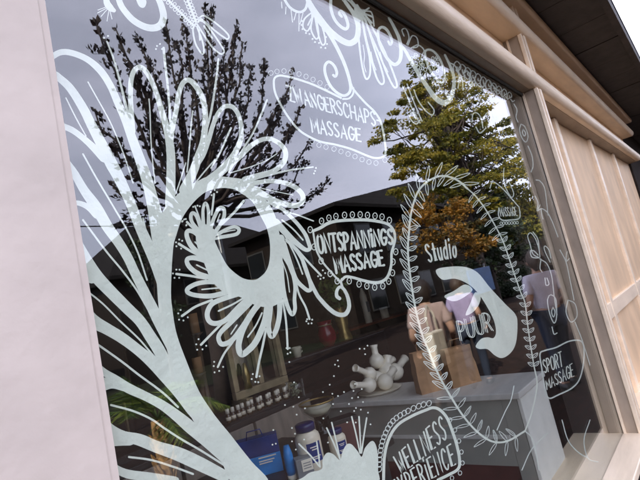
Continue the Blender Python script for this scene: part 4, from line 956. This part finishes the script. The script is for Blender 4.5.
# long sideboard with the row of small bottles and the gilt display frame
SZ = 1.1
t = thing('sideboard', (1.75, 1.75, 0), 'dark sideboard behind the product table', 'sideboard')
box('sideboard_top', -.9, .62, -.25, .25, SZ-.03, SZ, K['black'], t, .003)
for k in range(3):
    d_ = box('drawer', -.88+k*.5, -.88+k*.5+.48, -.245, .24, .62, SZ-.035, K['drawer'], t, .004); box('drawer_knob', -.88+k*.5+.22, -.88+k*.5+.26, -.265, -.247, .84, .87, K['gold'], d_)
box('base', -.88, .60, -.23, .24, .03, .615, K['wood'], t)
box('upstand', -.7, .60, -.10, -.085, SZ, SZ+.035, K['black'], t)
proto = None
ra, rb = G(226, 414, 1.56), G(289, 405, 1.56); RZ = (ra.z+rb.z)/2
t = thing('riser', ((ra.x+rb.x)/2, 1.56, SZ), 'low black riser under the row of small bottles', 'riser')
box('riser_top', -(rb.x-ra.x)/2-.02, (rb.x-ra.x)/2+.02, -.05, .05, RZ-SZ-.012, RZ-SZ, K['black'], t)
for sx in (-1, 1): box('riser_side', sx*(rb.x-ra.x)/2-.01, sx*(rb.x-ra.x)/2+.01, -.045, .045, 0, RZ-SZ-.0125, K['black'], t)
for k in range(14):
    f_ = k/13; p = Vector((ra.x+(rb.x-ra.x)*f_, 1.545+.012*math.sin(k*3), RZ))
    if proto is None:
        proto = thing('small_bottle', p, 'small amber bottle with white cap in the row on the sideboard', 'bottle', 'row of small white-capped bottles')
        lathe('bottle_body', [(0,0),(.013,0),(.014,.004),(.014,.036),(.008,.045),(.008,.05),(0,.05)], K['amber'], proto, 14)
        lathe('bottle_label', [(.0145,.010),(.0147,.010),(.0147,.030),(.0145,.030)], K['cream_lotion'], proto, 14)
        lathe('cap', [(0,.048),(.0115,.048),(.0115,.072),(.009,.075),(0,.075)], K['white'], proto, 14)
    else:
        c_ = copy_tree(proto); c_.location = p; c_.rotation_euler.z = k*.7
f0_, f1_ = G(238, 386, 1.72), G(292, 378, 1.72)
t = thing('mirror_stand', ((f0_.x+f1_.x)/2, 1.78, SZ), 'gilt-framed upright mirror on the sideboard', 'mirror stand')
hw = abs(f1_.x-f0_.x)/2
for x in (-hw, -.02, hw-.04): box('upright', x, x+.04, -.02, .02, .12, .78, K['gold'], t, .004)
box('bottom_bar', -hw, hw, -.022, .022, .07, .119, K['gold'], t, .004); box('top_bar', -hw, hw, -.022, .022, .781, .83, K['gold'], t, .004)
for x in (-hw+.03, hw-.08): box('foot', x, x+.05, -.08, .08, 0, .07, K['gold'], t)
box('backing', -hw+.04, hw-.04, .0205, .03, .12, .78, K['mirror'], t)
lathe('trinket', [(0,.119),(.03,.12),(.02,.16),(.03,.2),(.012,.28),(0,.29)], K['brass'], t, 12, (-hw*.5, -.01, 0))
# glass with stones beside bottles
t = thing('tumbler', Vector((2.24, 1.5, SZ)), 'glass tumbler of greenish stones at the end of the bottle row', 'glass')
lathe('glass_wall', [(0,0),(.05,0),(.06,.11),(.056,.11),(.047,.006),(0,.005)], K['clear'], t, 18)
K['stone'] = mat('greenish_stone', (.30, .32, .22), .5, .5, 60)
bm = bmesh.new()
for k in range(26):
    a = random.uniform(0,6.28); r = random.uniform(0,.036); m_ = Matrix.Translation((r*math.cos(a), r*math.sin(a), random.uniform(.018,.085)))
    bmesh.ops.create_icosphere(bm, subdivisions=1, radius=random.uniform(.009,.014), matrix=m_)
link('stones', bm2me(bm, 'stones'), K['stone'], t, kind='stuff')

# wall shelf far back right with a bottle and a candle
s0, s1 = G(348, 327, 2.95), G(412, 312, 2.95)
t = thing('wall_shelf', (s0.x, 3.1, 1.30), 'red-brown wall shelf far back on the right', 'shelf')
box('board', -.1, s1.x-s0.x+.3, -.20, .195, -.03, 0, K['redwood'], t, .003)
for x in (.2, s1.x-s0.x-.1): box('bracket', x, x+.03, -.1, .195, -.15, -.031, K['black'], t)
p = Vector((G(368,318,2.98).x, 2.98, 1.30)); t = thing('tall_bottle', p, 'tall pale bottle with a round label on the wall shelf', 'bottle')
lathe('bottle_body', [(0,0),(.045,0),(.047,.01),(.047,.36),(.03,.42),(.018,.44),(.018,.47),(0,.47)], K['cream_lotion'], t, 18); lathe('cap', [(0,.465),(.022,.465),(.022,.52),(0,.52)], K['navy'], t, 14)
box('label', -.028, .028, -.050, -.044, .14, .28, K['grey'], t)
p = Vector((G(385,315,2.98).x, 2.98, 1.30)); t = thing('candle', p, 'short ivory candle with pale lid on the wall shelf', 'candle')
lathe('candle_body', [(0,0),(.055,0),(.055,.12),(0,.12)], K['cream_lotion'], t, 18); lathe('lid', [(0,.121),(.06,.121),(.06,.15),(0,.152)], K['whitepanel'], t, 18)
# middle shelf unit with vase and plant
m0 = G(283, 353, 2.2); m1 = G(362, 334, 2.2)
t = thing('shelf_unit', (m0.x-.1, 2.3, 0), 'dark shelf unit in the middle of the shop holding the plant', 'shelf')
ln = m1.x-m0.x+.4
MZ = m1.z-.02
for z in (.5, .95, MZ): box('board', 0, ln, -.16, .16, z-.03, z, K['black'], t, .002)
for x in (-.03, ln): box('side', x, x+.029, -.16, .16, .03, MZ+.002, K['black'], t)
box('front_edge', 0, ln, -.166, -.161, MZ-.014, MZ-.004, K['steel'], t)
p = Vector((G(346,340,2.25).x, 2.25, MZ)); t = thing('potted_plant', p, 'green leafy plant in a tall brass vase', 'plant')
lathe('vase', [(0,0),(.07,0),(.075,.02),(.05,.12),(.075,.25),(.06,.33),(.07,.36),(.062,.36),(.052,.33),(0,.32)], K['brass'], t, 20)
bm = bmesh.new(); random.seed(12)
for k in range(260):
    e = rv(1)
    while e.length > 1: e = rv(1)
    leaf(bm, Vector((e.x*.17, e.y*.14, .50+e.z*.17)), random.uniform(.05,.10))
K['plantgreen'] = leaf_mat('houseplant_leaves', (.05,.11,.02), (.12,.22,.04), (.25,.35,.08), .3)
link('foliage', bm2me(bm, 'foliage'), K['plantgreen'], t)
for k in range(5): tube('stem', [(0,0,.32),(random.uniform(-.04,.04),random.uniform(-.04,.04),.42),(random.uniform(-.1,.1),random.uniform(-.1,.1),.52)], .005, K['plantgreen'], t, 5)
p = Vector((G(328,340,2.25).x, 2.25, MZ)); t = thing('red_vase', p, 'dark red glass vase beside the brass vase', 'vase')
lathe('vase_body', [(0,0),(.05,0),(.085,.06),(.09,.12),(.06,.2),(.075,.24),(.069,.24),(.05,.2),(0,.02)], K['red'], t, 20); lathe('collar', [(.062,.196),(.067,.196),(.067,.207),(.062,.207)], K['gold'], t, 20)
p = Vector((G(296,348,2.2).x, 2.2, MZ)); t = thing('cup', p, 'small pale cup at the left of the shelf unit', 'cup')
lathe('cup_body', [(0,0),(.03,0),(.042,.07),(.044,.09),(.039,.09),(.026,.012),(0,.01)], K['cream_lotion'], t, 16); tube('handle', [(.04,0,.075),(.065,0,.07),(.066,0,.04),(.035,0,.025)], .006, K['cream_lotion'], t, 6)
# amber candle holders far left, a tall dark cupboard behind the eye
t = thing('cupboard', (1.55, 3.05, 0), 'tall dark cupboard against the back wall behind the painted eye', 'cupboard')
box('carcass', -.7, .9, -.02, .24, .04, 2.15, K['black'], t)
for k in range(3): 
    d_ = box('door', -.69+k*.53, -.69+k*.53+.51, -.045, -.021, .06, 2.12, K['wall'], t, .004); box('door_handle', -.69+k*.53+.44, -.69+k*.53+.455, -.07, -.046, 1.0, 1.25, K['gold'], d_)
for (px, py, h_, lab) in ((193, 334, .2, 'taller tan candle holder glimpsed below the painted eye'), (196, 374, .16, 'shorter tan candle holder low behind the painted eye')):
    p = G(px, py, 1.75); t = thing('candle_holder', Vector((p.x, 1.72, SZ)), lab, 'candle holder')
    hh = max(.08, p.z-SZ)
    lathe('holder', [(0,0),(.04,0),(.02,.02),(.014,hh*.5),(.02,hh-.02),(.045,hh),(0,hh+.001)], K['wood'], t, 16)
    lathe('candle', [(0,hh),(.028,hh+.002),(.028,hh+h_*.6),(0,hh+h_*.6)], K['kraft'], t, 14)
